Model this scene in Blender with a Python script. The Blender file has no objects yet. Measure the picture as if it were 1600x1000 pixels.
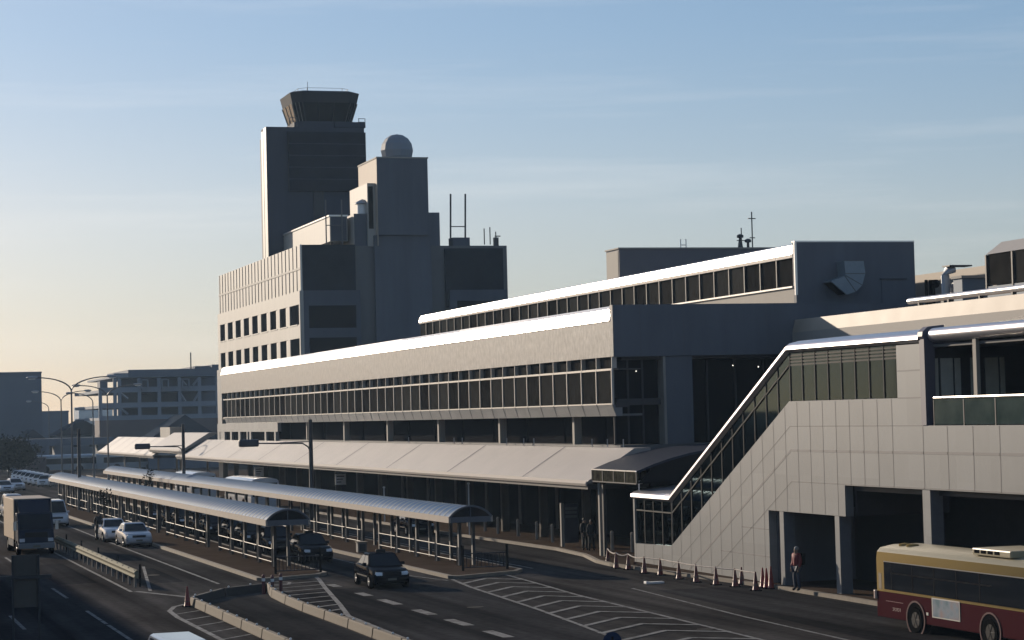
import bpy, math, random
import numpy as np
from mathutils import Vector
random.seed(7)
SC = bpy.context.scene
COL = SC.collection
R = math.radians

# ------------------------------------------------------------------ camera
F = 3500.0; H = 7.5
def _n(v): return v / np.linalg.norm(v)
_hor = lambda X: 175 - 0.025 * (X + 1090)
_up = _n(np.cross(np.array([1000, -_hor(1000), F]), np.array([0, -_hor(0), F])))
if _up[1] < 0: _up = -_up
_Y = _n(np.array([-1090, -175.0, F]))
_up = _n(_up - _Y * (_up @ _Y))
_X = np.cross(_up, _Y)
M = np.array([_X, _Y, _up])            # rows = world axes in (right, up, forward) camera terms
def ray(px, py): return M @ np.array([px - 800, 500 - py, F])
def onZ(px, py, z=0.0):
    d = ray(px, py); t = (z - H) / d[2]; return Vector((t*d[0], t*d[1], z))
def onX(px, py, x):
    d = ray(px, py); t = x / d[0]; return Vector((x, t*d[1], H + t*d[2]))
def onY(px, py, y):
    d = ray(px, py); t = y / d[1]; return Vector((t*d[0], y, H + t*d[2]))
cam = bpy.data.objects.new('camera', bpy.data.cameras.new('camera')); COL.objects.link(cam)
from mathutils import Matrix
cm = Matrix.Identity(4)
for i in range(3):
    cm[i][0] = M[i][0]; cm[i][1] = M[i][1]; cm[i][2] = -M[i][2]
cm[2][3] = H
cam.matrix_world = cm
cam.data.sensor_width = 36; cam.data.lens = F / 1600 * 36
cam.data.clip_start = 0.5; cam.data.clip_end = 9000
SC.camera = cam

# ------------------------------------------------------------------ light and sky
SUN = Vector((-1.25, 3.5, 1.0)).normalized()
EL = math.asin(SUN.z); AZ = math.atan2(SUN.x, SUN.y)
sl = bpy.data.lights.new('sun', 'SUN'); sl.energy = 4.6; sl.angle = R(0.6); sl.color = (1.0, 0.84, 0.66)
so = bpy.data.objects.new('sun', sl); COL.objects.link(so)
so.rotation_euler = (-SUN).to_track_quat('-Z', 'Y').to_euler(); so.location = (0, 0, 300)
W = bpy.data.worlds.new('World'); SC.world = W; W.use_nodes = True
nt = W.node_tree; N = nt.nodes; L = nt.links
for n in list(N): N.remove(n)
wo = N.new('ShaderNodeOutputWorld'); bg = N.new('ShaderNodeBackground')
sky = N.new('ShaderNodeTexSky'); sky.sky_type = 'NISHITA'; sky.sun_disc = False
sky.sun_elevation = EL; sky.sun_rotation = AZ; sky.air_density = 1.0; sky.dust_density = 0.5; sky.ozone_density = 5.0
tc = N.new('ShaderNodeTexCoord'); mp = N.new('ShaderNodeMapping'); mp.inputs['Scale'].default_value = (1.6, 1.6, 26)
mp.inputs['Rotation'].default_value = (R(2), R(-3), R(20))
nz = N.new('ShaderNodeTexNoise'); nz.inputs['Scale'].default_value = 2.2; nz.inputs['Detail'].default_value = 6; nz.inputs['Roughness'].default_value = 0.62
cr = N.new('ShaderNodeValToRGB'); cr.color_ramp.elements[0].position = 0.52; cr.color_ramp.elements[1].position = 0.80
cr.color_ramp.elements[0].color = (0, 0, 0, 1); cr.color_ramp.elements[1].color = (0.13, 0.13, 0.13, 1)
mx = N.new('ShaderNodeMixRGB'); mx.blend_type = 'MIX'; mx.inputs[2].default_value = (7.4, 6.9, 6.3, 1)
L.new(tc.outputs['Generated'], mp.inputs[0]); L.new(mp.outputs[0], nz.inputs[0]); L.new(nz.outputs[0], cr.inputs[0])
gm = N.new('ShaderNodeGamma'); gm.inputs[1].default_value = 0.74
tn = N.new('ShaderNodeMixRGB'); tn.blend_type = 'MULTIPLY'; tn.inputs[0].default_value = 1.0; tn.inputs[2].default_value = (1.0, 1.0, 1.04, 1)
sx_ = N.new('ShaderNodeSeparateXYZ'); hr_ = N.new('ShaderNodeValToRGB')
hr_.color_ramp.elements[0].position = 0.0; hr_.color_ramp.elements[0].color = (0.92, 0.80, 0.73, 1)
e2_ = hr_.color_ramp.elements.new(0.09); e2_.color = (1.15, 0.97, 0.90, 1)
hr_.color_ramp.elements[2].position = 0.17; hr_.color_ramp.elements[2].color = (0.98, 0.94, 0.94, 1)
L.new(tc.outputs['Generated'], sx_.inputs[0]); L.new(sx_.outputs[2], hr_.inputs[0]); L.new(hr_.outputs[0], tn.inputs[2])
L.new(sky.outputs[0], gm.inputs[0]); L.new(gm.outputs[0], tn.inputs[1])
L.new(cr.outputs[0], mx.inputs[0]); L.new(tn.outputs[0], mx.inputs[1]); L.new(mx.outputs[0], bg.inputs[0])
bg.inputs[1].default_value = 0.15
L.new(bg.outputs[0], wo.inputs[0])
SC.view_settings.view_transform = 'Standard'; SC.view_settings.look = 'None'
SC.view_settings.exposure = 0.2; SC.view_settings.gamma = 1
SC.cycles.max_bounces = 7; SC.cycles.volume_bounces = 1
try: SC.cycles.use_denoising = True
except Exception: pass

# ------------------------------------------------------------------ materials
_mats = {}
def mat(name, col, rough=0.6, metal=0.0, var=0.0, vscale=3.0, bump=0.0, bscale=30.0, spec=0.5, coat=0.0, stretch=(1, 1, 1), joints=None, emit=None):
    if name in _mats: return _mats[name]
    m = bpy.data.materials.new(name); m.use_nodes = True
    n = m.node_tree.nodes; l = m.node_tree.links; b = n['Principled BSDF']
    b.inputs['Base Color'].default_value = (*col, 1); b.inputs['Roughness'].default_value = rough
    b.inputs['Metallic'].default_value = metal; b.inputs['Specular IOR Level'].default_value = spec
    b.inputs['Coat Weight'].default_value = coat; b.inputs['Coat Roughness'].default_value = 0.06
    if emit: b.inputs['Emission Color'].default_value = (*emit[0], 1); b.inputs['Emission Strength'].default_value = emit[1]
    if var or bump:
        t = n.new('ShaderNodeTexCoord'); mpn = n.new('ShaderNodeMapping'); mpn.inputs['Scale'].default_value = stretch
        l.new(t.outputs['Object'], mpn.inputs[0])
    if var:
        a = n.new('ShaderNodeTexNoise'); a.inputs['Scale'].default_value = vscale; a.inputs['Detail'].default_value = 8; a.inputs['Roughness'].default_value = 0.65
        l.new(mpn.outputs[0], a.inputs[0])
        r = n.new('ShaderNodeValToRGB'); r.color_ramp.elements[0].position = 0.28; r.color_ramp.elements[1].position = 0.72
        lo = [c * (1 - var) for c in col]; hi = [min(1, c * (1 + var)) for c in col]
        r.color_ramp.elements[0].color = (*lo, 1); r.color_ramp.elements[1].color = (*hi, 1)
        l.new(a.outputs[0], r.inputs[0]); l.new(r.outputs[0], b.inputs['Base Color'])
        rr = n.new('ShaderNodeMapRange'); rr.inputs[3].default_value = max(0.02, rough - 0.12 * min(1, var * 4)); rr.inputs[4].default_value = min(1, rough + 0.12 * min(1, var * 4))
        l.new(a.outputs[0], rr.inputs[0]); l.new(rr.outputs[0], b.inputs['Roughness'])
    if bump:
        a2 = n.new('ShaderNodeTexNoise'); a2.inputs['Scale'].default_value = bscale; a2.inputs['Detail'].default_value = 4
        l.new(mpn.outputs[0], a2.inputs[0])
        bp = n.new('ShaderNodeBump'); bp.inputs['Strength'].default_value = bump; bp.inputs['Distance'].default_value = 0.02
        l.new(a2.outputs[0], bp.inputs['Height']); l.new(bp.outputs[0], b.inputs['Normal'])
    _mats[name] = m; return m
def glass(name, tint, clear=0.35, rough=0.03, gl=(0.9, 0.95, 0.95)):
    m = bpy.data.materials.new(name); m.use_nodes = True
    n = m.node_tree.nodes; l = m.node_tree.links; n.remove(n['Principled BSDF'])
    o = n['Material Output']; tr = n.new('ShaderNodeBsdfTransparent'); tr.inputs[0].default_value = (*[clear * c for c in tint], 1)
    g = n.new('ShaderNodeBsdfGlossy'); g.inputs['Roughness'].default_value = rough; g.inputs[0].default_value = (*gl, 1)
    fr = n.new('ShaderNodeFresnel'); fr.inputs[0].default_value = 1.5
    mxs = n.new('ShaderNodeMixShader'); l.new(fr.outputs[0], mxs.inputs[0]); l.new(tr.outputs[0], mxs.inputs[1]); l.new(g.outputs[0], mxs.inputs[2])
    l.new(mxs.outputs[0], o.inputs[0]); return m
ASPH = mat('asphalt', (0.054, 0.050, 0.047), 0.95, var=0.30, vscale=0.35, bump=0.25, bscale=60, spec=0.0)
ASPH2 = mat('asphalt_patch', (0.036, 0.035, 0.035), 0.95, var=0.25, vscale=0.6, bump=0.25, bscale=60, spec=0.0)
PAVE = mat('brown_paving', (0.075, 0.056, 0.043), 0.9, var=0.22, vscale=0.8, bump=0.2, spec=0.0)
KERB = mat('kerb_stone', (0.20, 0.172, 0.135), 0.85, var=0.22, vscale=1.5)
LINE = mat('road_paint', (0.19, 0.19, 0.187), 0.9, var=0.30, vscale=2.5, spec=0.05)
CONC = mat('concrete', (0.30, 0.275, 0.24), 0.75, var=0.14, vscale=0.5, stretch=(1, 1, 0.4))
CONCD = mat('concrete_grey', (0.12, 0.12, 0.12), 0.75, var=0.12, vscale=0.5, stretch=(1, 1, 0.3))
TILE = mat('speckled_tile', (0.335, 0.315, 0.285), 0.34, var=0.36, vscale=3.4, stretch=(1, 1, 0.6), bump=0.30, bscale=6)  # tone noise raised to suggest sun sparkle on the glossy tiles
CLAD = mat('pale_cladding', (0.265, 0.255, 0.24), 0.45, var=0.06, vscale=0.7)
SEAM = mat('panel_seam', (0.10, 0.10, 0.11), 0.6)
ALU = mat('brushed_aluminium', (0.62, 0.60, 0.58), 0.32, metal=0.85, var=0.06, vscale=1.0)
TRIM = mat('white_metal_trim', (0.72, 0.69, 0.66), 0.33, metal=0.55, var=0.05, vscale=0.8)
ROOFM = mat('canopy_sheet', (0.335, 0.305, 0.28), 0.55, metal=0.15, var=0.10, vscale=0.4)
MULL = mat('mullion', (0.42, 0.39, 0.35), 0.5, metal=0.2)
DARKM = mat('dark_metal', (0.030, 0.030, 0.034), 0.45, var=0.2)
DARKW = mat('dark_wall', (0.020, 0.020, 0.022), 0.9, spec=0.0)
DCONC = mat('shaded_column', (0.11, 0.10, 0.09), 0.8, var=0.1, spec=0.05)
BLACK = mat('black_rubber', (0.012, 0.012, 0.013), 0.9, spec=0.0)
def tweak_random(m, lo, hi):
    n = m.node_tree.nodes; l = m.node_tree.links; oi = n.new('ShaderNodeObjectInfo'); r = n.new('ShaderNodeValToRGB')
    r.color_ramp.elements[0].color = (*lo, 1); r.color_ramp.elements[1].color = (*hi, 1)
    t = n.new('ShaderNodeTexCoord'); z = n.new('ShaderNodeTexNoise'); z.inputs['Scale'].default_value = 0.9; z.inputs['Detail'].default_value = 3
    a = n.new('ShaderNodeMath'); a.operation = 'ADD'; b = n.new('ShaderNodeMath'); b.operation = 'MULTIPLY_ADD'; b.inputs[1].default_value = 0.9; b.inputs[2].default_value = -0.45
    l.new(t.outputs['Object'], z.inputs[0]); l.new(z.outputs[0], b.inputs[0]); l.new(oi.outputs['Random'], a.inputs[0]); l.new(b.outputs[0], a.inputs[1])
    l.new(a.outputs[0], r.inputs[0]); l.new(r.outputs[0], n['Principled BSDF'].inputs['Base Color'])
def tweak_panels(m, col, py, pz, amp):
    n = m.node_tree.nodes; l = m.node_tree.links; t = n.new('ShaderNodeTexCoord'); d = n.new('ShaderNodeVectorMath'); d.operation = 'DIVIDE'; d.inputs[1].default_value = (50, py, pz)
    o = n.new('ShaderNodeVectorMath'); o.operation = 'ADD'; o.inputs[1].default_value = (0, -0.083, 0.26); f = n.new('ShaderNodeVectorMath'); f.operation = 'FLOOR'
    w = n.new('ShaderNodeTexWhiteNoise'); z = n.new('ShaderNodeTexNoise'); z.inputs['Scale'].default_value = 0.5; z.inputs['Detail'].default_value = 6
    mp_ = n.new('ShaderNodeMapping'); mp_.inputs['Scale'].default_value = (1, 2.2, 0.35); l.new(t.outputs['Object'], mp_.inputs[0]); l.new(mp_.outputs[0], z.inputs[0])
    l.new(t.outputs['Object'], d.inputs[0]); l.new(d.outputs[0], o.inputs[0]); l.new(o.outputs[0], f.inputs[0]); l.new(f.outputs[0], w.inputs[0])
    a = n.new('ShaderNodeMath'); a.operation = 'ADD'; l.new(w.outputs[0], a.inputs[0]); l.new(z.outputs[0], a.inputs[1])
    r = n.new('ShaderNodeMapRange'); r.inputs[1].default_value = 0.2; r.inputs[2].default_value = 1.8; r.inputs[3].default_value = 1-amp; r.inputs[4].default_value = 1+amp; l.new(a.outputs[0], r.inputs[0])
    x = n.new('ShaderNodeMixRGB'); x.blend_type = 'MULTIPLY'; x.inputs[0].default_value = 1; x.inputs[1].default_value = (*col, 1); l.new(r.outputs[0], x.inputs[2]); l.new(x.outputs[0], n['Principled BSDF'].inputs['Base Color'])
tweak_panels(CLAD, (0.188, 0.196, 0.200), 1.205, 1.0, 0.13)
def tweak_road(m, col):
    n = m.node_tree.nodes; l = m.node_tree.links; t = n.new('ShaderNodeTexCoord'); res = None
    for sc, st, lo, hi in ((0.9, (1, 0.012, 1), 0.62, 1.38), (0.22, (1, 0.35, 1), 0.70, 1.3), (3.0, (1, 1, 1), 0.86, 1.14)):
        mp_ = n.new('ShaderNodeMapping'); mp_.inputs['Scale'].default_value = st; z = n.new('ShaderNodeTexNoise'); z.inputs['Scale'].default_value = sc; z.inputs['Detail'].default_value = 6
        l.new(t.outputs['Object'], mp_.inputs[0]); l.new(mp_.outputs[0], z.inputs[0])
        r = n.new('ShaderNodeMapRange'); r.inputs[1].default_value = 0.35; r.inputs[2].default_value = 0.65; r.inputs[3].default_value = lo; r.inputs[4].default_value = hi; l.new(z.outputs[0], r.inputs[0])
        if res is None: res = r.outputs[0]
        else:
            q = n.new('ShaderNodeMath'); q.operation = 'MULTIPLY'; l.new(res, q.inputs[0]); l.new(r.outputs[0], q.inputs[1]); res = q.outputs[0]
    x = n.new('ShaderNodeMixRGB'); x.blend_type = 'MULTIPLY'; x.inputs[0].default_value = 1; x.inputs[1].default_value = (*col, 1); l.new(res, x.inputs[2]); l.new(x.outputs[0], n['Principled BSDF'].inputs['Base Color'])
tweak_road(ASPH, (0.056, 0.052, 0.049)); tweak_road(ASPH2, (0.037, 0.036, 0.036))
def tweak_worn(m, a_, b_):
    n = m.node_tree.nodes; l = m.node_tree.links; t = n.new('ShaderNodeTexCoord'); z = n.new('ShaderNodeTexNoise'); z.inputs['Scale'].default_value = 1.6; z.inputs['Detail'].default_value = 9; z.inputs['Roughness'].default_value = 0.75
    r = n.new('ShaderNodeValToRGB'); r.color_ramp.elements[0].position = 0.36; r.color_ramp.elements[0].color = (*a_, 1); r.color_ramp.elements[1].position = 0.56; r.color_ramp.elements[1].color = (*b_, 1)
    l.new(t.outputs['Object'], z.inputs[0]); l.new(z.outputs[0], r.inputs[0]); l.new(r.outputs[0], n['Principled BSDF'].inputs['Base Color'])
tweak_worn(LINE, (0.085, 0.084, 0.083), (0.23, 0.23, 0.226))
DGLASS = mat('dark_glass', (0.010, 0.011, 0.013), 0.25, spec=0.0)
BGLASS = mat('bronze_glass', (0.030, 0.028, 0.026), 0.6, spec=0.0, var=0.25, vscale=0.7)
tweak_random(BGLASS, (0.016, 0.015, 0.014), (0.052, 0.050, 0.045))
GGLASS = glass('green_glass', (0.70, 0.95, 0.86), 0.22, gl=(0.36, 0.50, 0.56))
CARGL = mat('car_glass', (0.010, 0.013, 0.018), 0.06, spec=0.22)
POLYC = mat('blue_polycarbonate', (0.030, 0.115, 0.27), 0.5, var=0.10, vscale=0.6, spec=0.05)
RIBM = mat('pale_rib', (0.20, 0.265, 0.32), 0.7, spec=0.05)
RAILM = mat('rail_grey', (0.11, 0.107, 0.105), 0.6, spec=0.2)
STEELD = mat('shelter_steel', (0.065, 0.062, 0.062), 0.6, var=0.1, spec=0.2)
EDGEM = mat('sunlit_flange', (0.33, 0.315, 0.29), 0.5, spec=0.3)  # pale strip paints the sunlit edge onto the dark pillars
GUTTER = mat('gutter_beige', (0.36, 0.31, 0.26), 0.8, var=0.08, vscale=1.0)
BLUEG = mat('blue_grey_panel', (0.118, 0.126, 0.145), 0.65, var=0.14, vscale=0.6, stretch=(1, 1, 0.15), spec=0.2)
WHITEP = mat('white_paint', (0.74, 0.74, 0.73), 0.35, coat=0.3)
LAMPG = mat('lamp_housing', (0.33, 0.34, 0.36), 0.4, metal=0.3)
POLEG = mat('galvanised_pole', (0.12, 0.12, 0.125), 0.5, metal=0.3)
RED = mat('red_plastic', (0.25, 0.028, 0.022), 0.45, var=0.15)
FARB = mat('far_wall_haze', (0.105, 0.125, 0.16), 0.8, var=0.08, vscale=0.1)  # blue of the distant haze mixed into the wall colour
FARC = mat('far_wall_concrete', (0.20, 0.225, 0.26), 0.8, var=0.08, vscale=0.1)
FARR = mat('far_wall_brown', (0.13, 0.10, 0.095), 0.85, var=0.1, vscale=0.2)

# ------------------------------------------------------------------ mesh helpers
class MB:
    def __init__(s): s.v = []; s.f = []; s.m = []
    def add(s, vs, fs, m=0):
        o = len(s.v); s.v += [tuple(p) for p in vs]; s.f += [tuple(i + o for i in f) for f in fs]; s.m += [m] * len(fs); return s
    def box(s, x0, x1, y0, y1, z0, z1, m=0):
        if x0 > x1: x0, x1 = x1, x0
        if y0 > y1: y0, y1 = y1, y0
        if z0 > z1: z0, z1 = z1, z0
        v = [(x0,y0,z0),(x1,y0,z0),(x1,y1,z0),(x0,y1,z0),(x0,y0,z1),(x1,y0,z1),(x1,y1,z1),(x0,y1,z1)]
        return s.add(v, [(0,3,2,1),(4,5,6,7),(0,1,5,4),(1,2,6,5),(2,3,7,6),(3,0,4,7)], m)
    def _prism(s, a, b, m):
        n = len(a); fs = [tuple(range(n))[::-1], tuple(range(n, 2*n))]
        for i in range(n): j = (i+1) % n; fs.append((i, j, n+j, n+i))
        return s.add(a + b, fs, m)
    def prX(s, poly, x0, x1, m=0): return s._prism([(x0, y, z) for y, z in poly], [(x1, y, z) for y, z in poly], m)
    def prY(s, poly, y0, y1, m=0): return s._prism([(x, y0, z) for x, z in poly], [(x, y1, z) for x, z in poly], m)
    def prZ(s, poly, z0, z1, m=0): return s._prism([(x, y, z0) for x, y in poly], [(x, y, z1) for x, y in poly], m)
    def loft(s, rings, m=0, cap=True, closed=True):
        n = len(rings[0]); v = [p for r in rings for p in r]; fs = []
        for k in range(len(rings)-1):
            for i in range(n if closed else n-1):
                j = (i+1) % n; fs.append((k*n+i, k*n+j, (k+1)*n+j, (k+1)*n+i))
        if cap and closed: fs += [tuple(range(n))[::-1], tuple((len(rings)-1)*n + i for i in range(n))]
        return s.add(v, fs, m)
    def tube(s, path, r, n=8, m=0):
        P = [Vector(p) for p in path]; rings = []
        rs = r if isinstance(r, (list, tuple)) else [r]*len(P)
        ref = None
        for i, p in enumerate(P):
            d = (P[min(i+1, len(P)-1)] - P[max(i-1, 0)]).normalized()
            u = d.cross(Vector((0, 0, 1))) if abs(d.z) < 0.95 else d.cross(Vector((0, 1, 0)))
            u.normalize(); w = u.cross(d)
            if ref is not None and u.dot(ref) < 0: u = -u; w = -w
            ref = u
            rings.append([p + (u*math.cos(2*math.pi*k/n) + w*math.sin(2*math.pi*k/n))*rs[i] for k in range(n)])
        return s.loft(rings, m)
    def lathe(s, c, prof, n=16, axis='Z', m=0, cap=True):
        rings = []
        for r, h in prof:
            ring = []
            for k in range(n):
                a = 2*math.pi*k/n; x, y = r*math.cos(a), r*math.sin(a)
                ring.append({'Z': (c[0]+x, c[1]+y, c[2]+h), 'X': (c[0]+h, c[1]+x, c[2]+y), 'Y': (c[0]+x, c[1]+h, c[2]+y)}[axis])
            rings.append(ring)
        return s.loft(rings, m, cap=cap)
    def ball(s, c, r, n=14, k=8, m=0, sq=(1, 1, 1)):
        rings = []
        for i in range(k+1):
            t = math.pi*(i+0.02)/(k+0.04) - math.pi/2
            rings.append([(c[0]+sq[0]*r*math.cos(t)*math.cos(2*math.pi*j/n), c[1]+sq[1]*r*math.cos(t)*math.sin(2*math.pi*j/n), c[2]+sq[2]*r*math.sin(t)) for j in range(n)])
        return s.loft(rings, m)
    def build(s, name, mats, parent=None, smooth=None, kind=None, label=None, bevel=0):
        me = bpy.data.meshes.new(name)
        off = Vector((0, 0, 0))
        p = parent
        while p is not None: off += p.location; p = p.parent
        me.from_pydata([Vector(v) - off for v in s.v] if parent else s.v, [], s.f)
        if not isinstance(mats, (list, tuple)): mats = [mats]
        for mm in mats: me.materials.append(mm)
        me.polygons.foreach_set('material_index', s.m)
        import bmesh
        b = bmesh.new(); b.from_mesh(me); bmesh.ops.recalc_face_normals(b, faces=b.faces)
        if bevel: bmesh.ops.bevel(b, geom=[e for e in b.edges if len(e.link_faces) == 2 and e.calc_face_angle(0) > 0.6], offset=bevel, segments=2, affect='EDGES', profile=0.6)
        b.to_mesh(me); b.free()
        if smooth is not None:
            me.shade_smooth(); me.set_sharp_from_angle(angle=R(smooth))
        o = bpy.data.objects.new(name, me); COL.objects.link(o)
        if parent: o.parent = parent
        if kind: o['kind'] = kind
        if label: o['label'] = label
        return o
def thing(name, label, cat, loc=(0, 0, 0), group=None):
    o = bpy.data.objects.new(name, None); o.empty_display_size = 0.3; COL.objects.link(o)
    o.location = loc; o['label'] = label; o['category'] = cat
    if group: o['group'] = group
    return o
def tag(o, label, cat, group=None):
    o['label'] = label; o['category'] = cat
    if group: o['group'] = group
    return o
def dup(root, loc, rz=0.0, label=None, group=None):
    def cp(o, par):
        c = o.copy(); COL.objects.link(c); c.parent = par
        for ch in list(o.children): cp(ch, c)
        return c
    c = cp(root, None); c.location = loc; c.rotation_euler = (0, 0, rz)
    if label: c['label'] = label
    if group: c['group'] = group
    return c
def strip(mb, pts, w, z=0.006):
    for a, b in zip(pts[:-1], pts[1:]):
        a = Vector((a[0], a[1])); b = Vector((b[0], b[1])); d = (b-a).normalized(); q = Vector((-d.y, d.x))*w/2; e = d*w*0.3
        a = a-e; b = b+e
        mb.add([(a.x+q.x, a.y+q.y, z), (a.x-q.x, a.y-q.y, z), (b.x-q.x, b.y-q.y, z), (b.x+q.x, b.y+q.y, z)], [(0, 1, 2, 3)])

# ------------------------------------------------------------------ ground, pavements, markings
MB().add([(-3000, -500, 0), (3000, -500, 0), (3000, 5000, 0), (-3000, 5000, 0)], [(0, 1, 2, 3)]).build('ground', ASPH, kind='structure')
# kerbed islands
def island(name, poly, inset=0.22, top=PAVE):
    MB().prZ(poly, 0.0, 0.15).build(name + '_kerb', KERB, kind='structure')
    cx = sum(p[0] for p in poly)/len(poly); cy = sum(p[1] for p in poly)/len(poly)
    P = [Vector((p[0], p[1])) for p in poly]; n = len(P); q = []
    area = sum(P[i].x*P[(i+1) % n].y - P[(i+1) % n].x*P[i].y for i in range(n))
    sg = 1 if area > 0 else -1
    for i in range(n):
        d1 = (P[i]-P[i-1]).normalized(); d2 = (P[(i+1) % n]-P[i]).normalized()
        n1 = Vector((-d1.y, d1.x))*sg; n2 = Vector((-d2.y, d2.x))*sg
        b = (n1+n2); b = b / max(0.2, b.dot(n1)); q.append(P[i]+b*inset)
    MB().add([(p.x, p.y, 0.156) for p in q], [tuple(range(n))]).build(name, top, kind='structure')
island('taxi_pavement', [(19.75, 104.5), (20.1, 103.9), (22.9, 105.2), (23.5, 106.2), (23.6, 222), (19.6, 222)])
island('bus_pavement', [(27.85, 100.1), (28.2, 99.6), (31.6, 101.3), (32.2, 102.4), (32.3, 252), (27.9, 252)])
kerb_line = [(37.7, 40), (37.9, 77), (37.95, 86), (36.9, 103.2), (37.15, 106.0), (38.2, 110.9), (38.7, 117), (38.2, 137), (38.2, 335)]
island('terminal_pavement', kerb_line + [(90, 335), (90, 40)])
mk = MB(); zc = [0.006]
def ln(pts, w=0.15):
    for a, b in zip(pts[:-1], pts[1:]):
        zc[0] += 0.00012; strip(mk, [a, b], w, zc[0])
def dash(x, ys, l, w=0.15):
    for y in ys: ln([(x, y), (x, y+l)], w)
dash(10.42, [52, 65, 78.6, 85.6, 99.3, 112.5, 126, 139, 152, 166, 180], 6.4)
mk2 = [58, 71.5, 85.0, 98.4, 112, 125, 139, 152]
dash(7.35, mk2, 6.4)
ln([(13.45, 101.2), (13.5, 136), (14.0, 160), (14.3, 230)], 0.16)
ln([(17.8, 103.6), (17.85, 135), (17.9, 147), (18.0, 165), (18.0, 230)], 0.16)
ln([(14.3, 101.2), (16.4, 118.5)], 0.15)
ln([(13.7, 101.2), (14.6, 98.6), (15.8, 95.0)], 0.28)
ln([(15.8, 95.0), (17.6, 97.8), (19.2, 98.4)], 0.2)
ln([(15.25, 92.9), (14.5, 92.8), (13.95, 91.9), (13.45, 89.9), (13.3, 86.8), (13.3, 60)], 0.2)
for k in range(12): ln([(13.4, 88.2-2.75*k), (14.55, 89.4-2.75*k)], 0.16)
ln([(20.4, 103.7), (20.9, 102.4), (20.6, 101.2), (19.7, 100.6)], 0.16)
ln([(23.2, 118), (23.1, 108.4), (22.55, 103.7), (21.6, 98), (20.2, 89), (19.3, 83.6), (19.0, 73.5), (18.9, 60)], 0.2)
for k in range(15):
    y = 101.2-2.2*k; xr = np.interp(y+1.1, [60, 73.5, 83.6, 89, 98, 103.7], [18.9, 19.0, 19.3, 20.2, 21.6, 22.5])
    ln([(18.75 + max(0, (y-94)*0.12), y), (xr, y+1.1)], 0.22)
for y0, y1 in ((98.4, 99.8), (92.6, 94.2), (87.6, 90.2), (82.4, 84.6), (77.4, 79.9), (72.6, 74.9), (66.8, 69.4), (61, 63.6)): ln([(22.25, y0), (22.25, y1)], 0.42)
ln([(26.6, 123), (26.6, 104), (27.5, 98.9)], 0.13)
for y0 in range(112, 220, 12): ln([(25.7, y0+18), (25.7, y0+21)], 0.13)
ln([(27.85, 99.3), (27.3, 94.5), (26.4, 82), (25.8, 75.6), (24.8, 66), (24.3, 60)], 0.17)
ln([(30.9, 101.6), (30.4, 94), (29.9, 87.6), (29.6, 78.5), (29.2, 67), (29.0, 60)], 0.17)
for k in range(13):
    y = 96.6-2.72*k
    xl = np.interp(y, [60, 66, 75.6, 82, 94.5, 99], [24.3, 24.8, 25.8, 26.4, 27.3, 27.8]); xr = np.interp(y, [60, 67, 78.5, 87.6, 94, 101], [29.0, 29.2, 29.6, 29.9, 30.4, 30.8])
    ln([(xl, y), (xl+(xr-xl)*0.60, y+2.4)], 0.26); ln([(xl+(xr-xl)*0.60, y+2.4), (xr, y+0.9)], 0.26)
ln([(33.0, 89.5), (31.9, 75), (31.6, 68), (31.2, 58)], 0.14)
ln([(33.2, 104), (33.2, 330)], 0.14)
for y0 in range(60, 110, 13): ln([(34.6, y0+66), (34.6, y0+70)], 0.14)
mk.build('road_markings', LINE, kind='structure')
pa = MB()
pa.add([(19.0, 96, 0.0022), (27.6, 99.2, 0.0022), (24.3, 50, 0.0022), (18.7, 50, 0.0022)], [(0, 1, 2, 3)])
pa.add([(33.6, 88.2, 0.0025), (37.6, 88.0, 0.0025), (37.4, 60, 0.0025), (31.9, 60, 0.0025)], [(0, 1, 2, 3)])
pa.add([(14.9, 92, 0.003), (18.0, 96, 0.003), (18.0, 55, 0.003), (14.9, 55, 0.003)], [(0, 1, 2, 3)])
pa.add([(23.9, 108, 0.0025), (26.3, 108, 0.0025), (26.3, 240, 0.0025), (23.9, 240, 0.0025)], [(0, 1, 2, 3)])
pa.add([(20.2, 72, 0.003), (23.4, 72, 0.003), (23.6, 79, 0.003), (20.4, 78.6, 0.003)], [(0, 1, 2, 3)]).add([(10.9, 108, 0.003), (12.8, 108, 0.003), (12.8, 124, 0.003), (10.9, 124, 0.003)], [(0, 1, 2, 3)]).add([(15.2, 106, 0.003), (16.6, 106, 0.003), (16.7, 117, 0.003), (15.3, 117, 0.003)], [(0, 1, 2, 3)])
pa.build('asphalt_patches', ASPH2, kind='structure')
for i, (x, y) in enumerate(((24.6, 84.5), (15.9, 111.5), (34.6, 97.0), (29.0, 71.5))):
    o = MB().lathe((x, y, 0.0045), [(0.0, 0), (0.33, 0), (0.33, 0.012), (0.29, 0.016), (0, 0.014)], 18).build('manhole_cover', mat('cover_iron', (0.022, 0.021, 0.021), 0.8, spec=0.1))
    tag(o, ['round iron manhole cover right of the white dashes on the open lane', 'round iron manhole cover on the lane beside the taxi pavement', 'round iron manhole cover before the cones by the stair', 'round iron manhole cover near the right hatching'][i], 'manhole cover', 'manhole covers')

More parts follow.
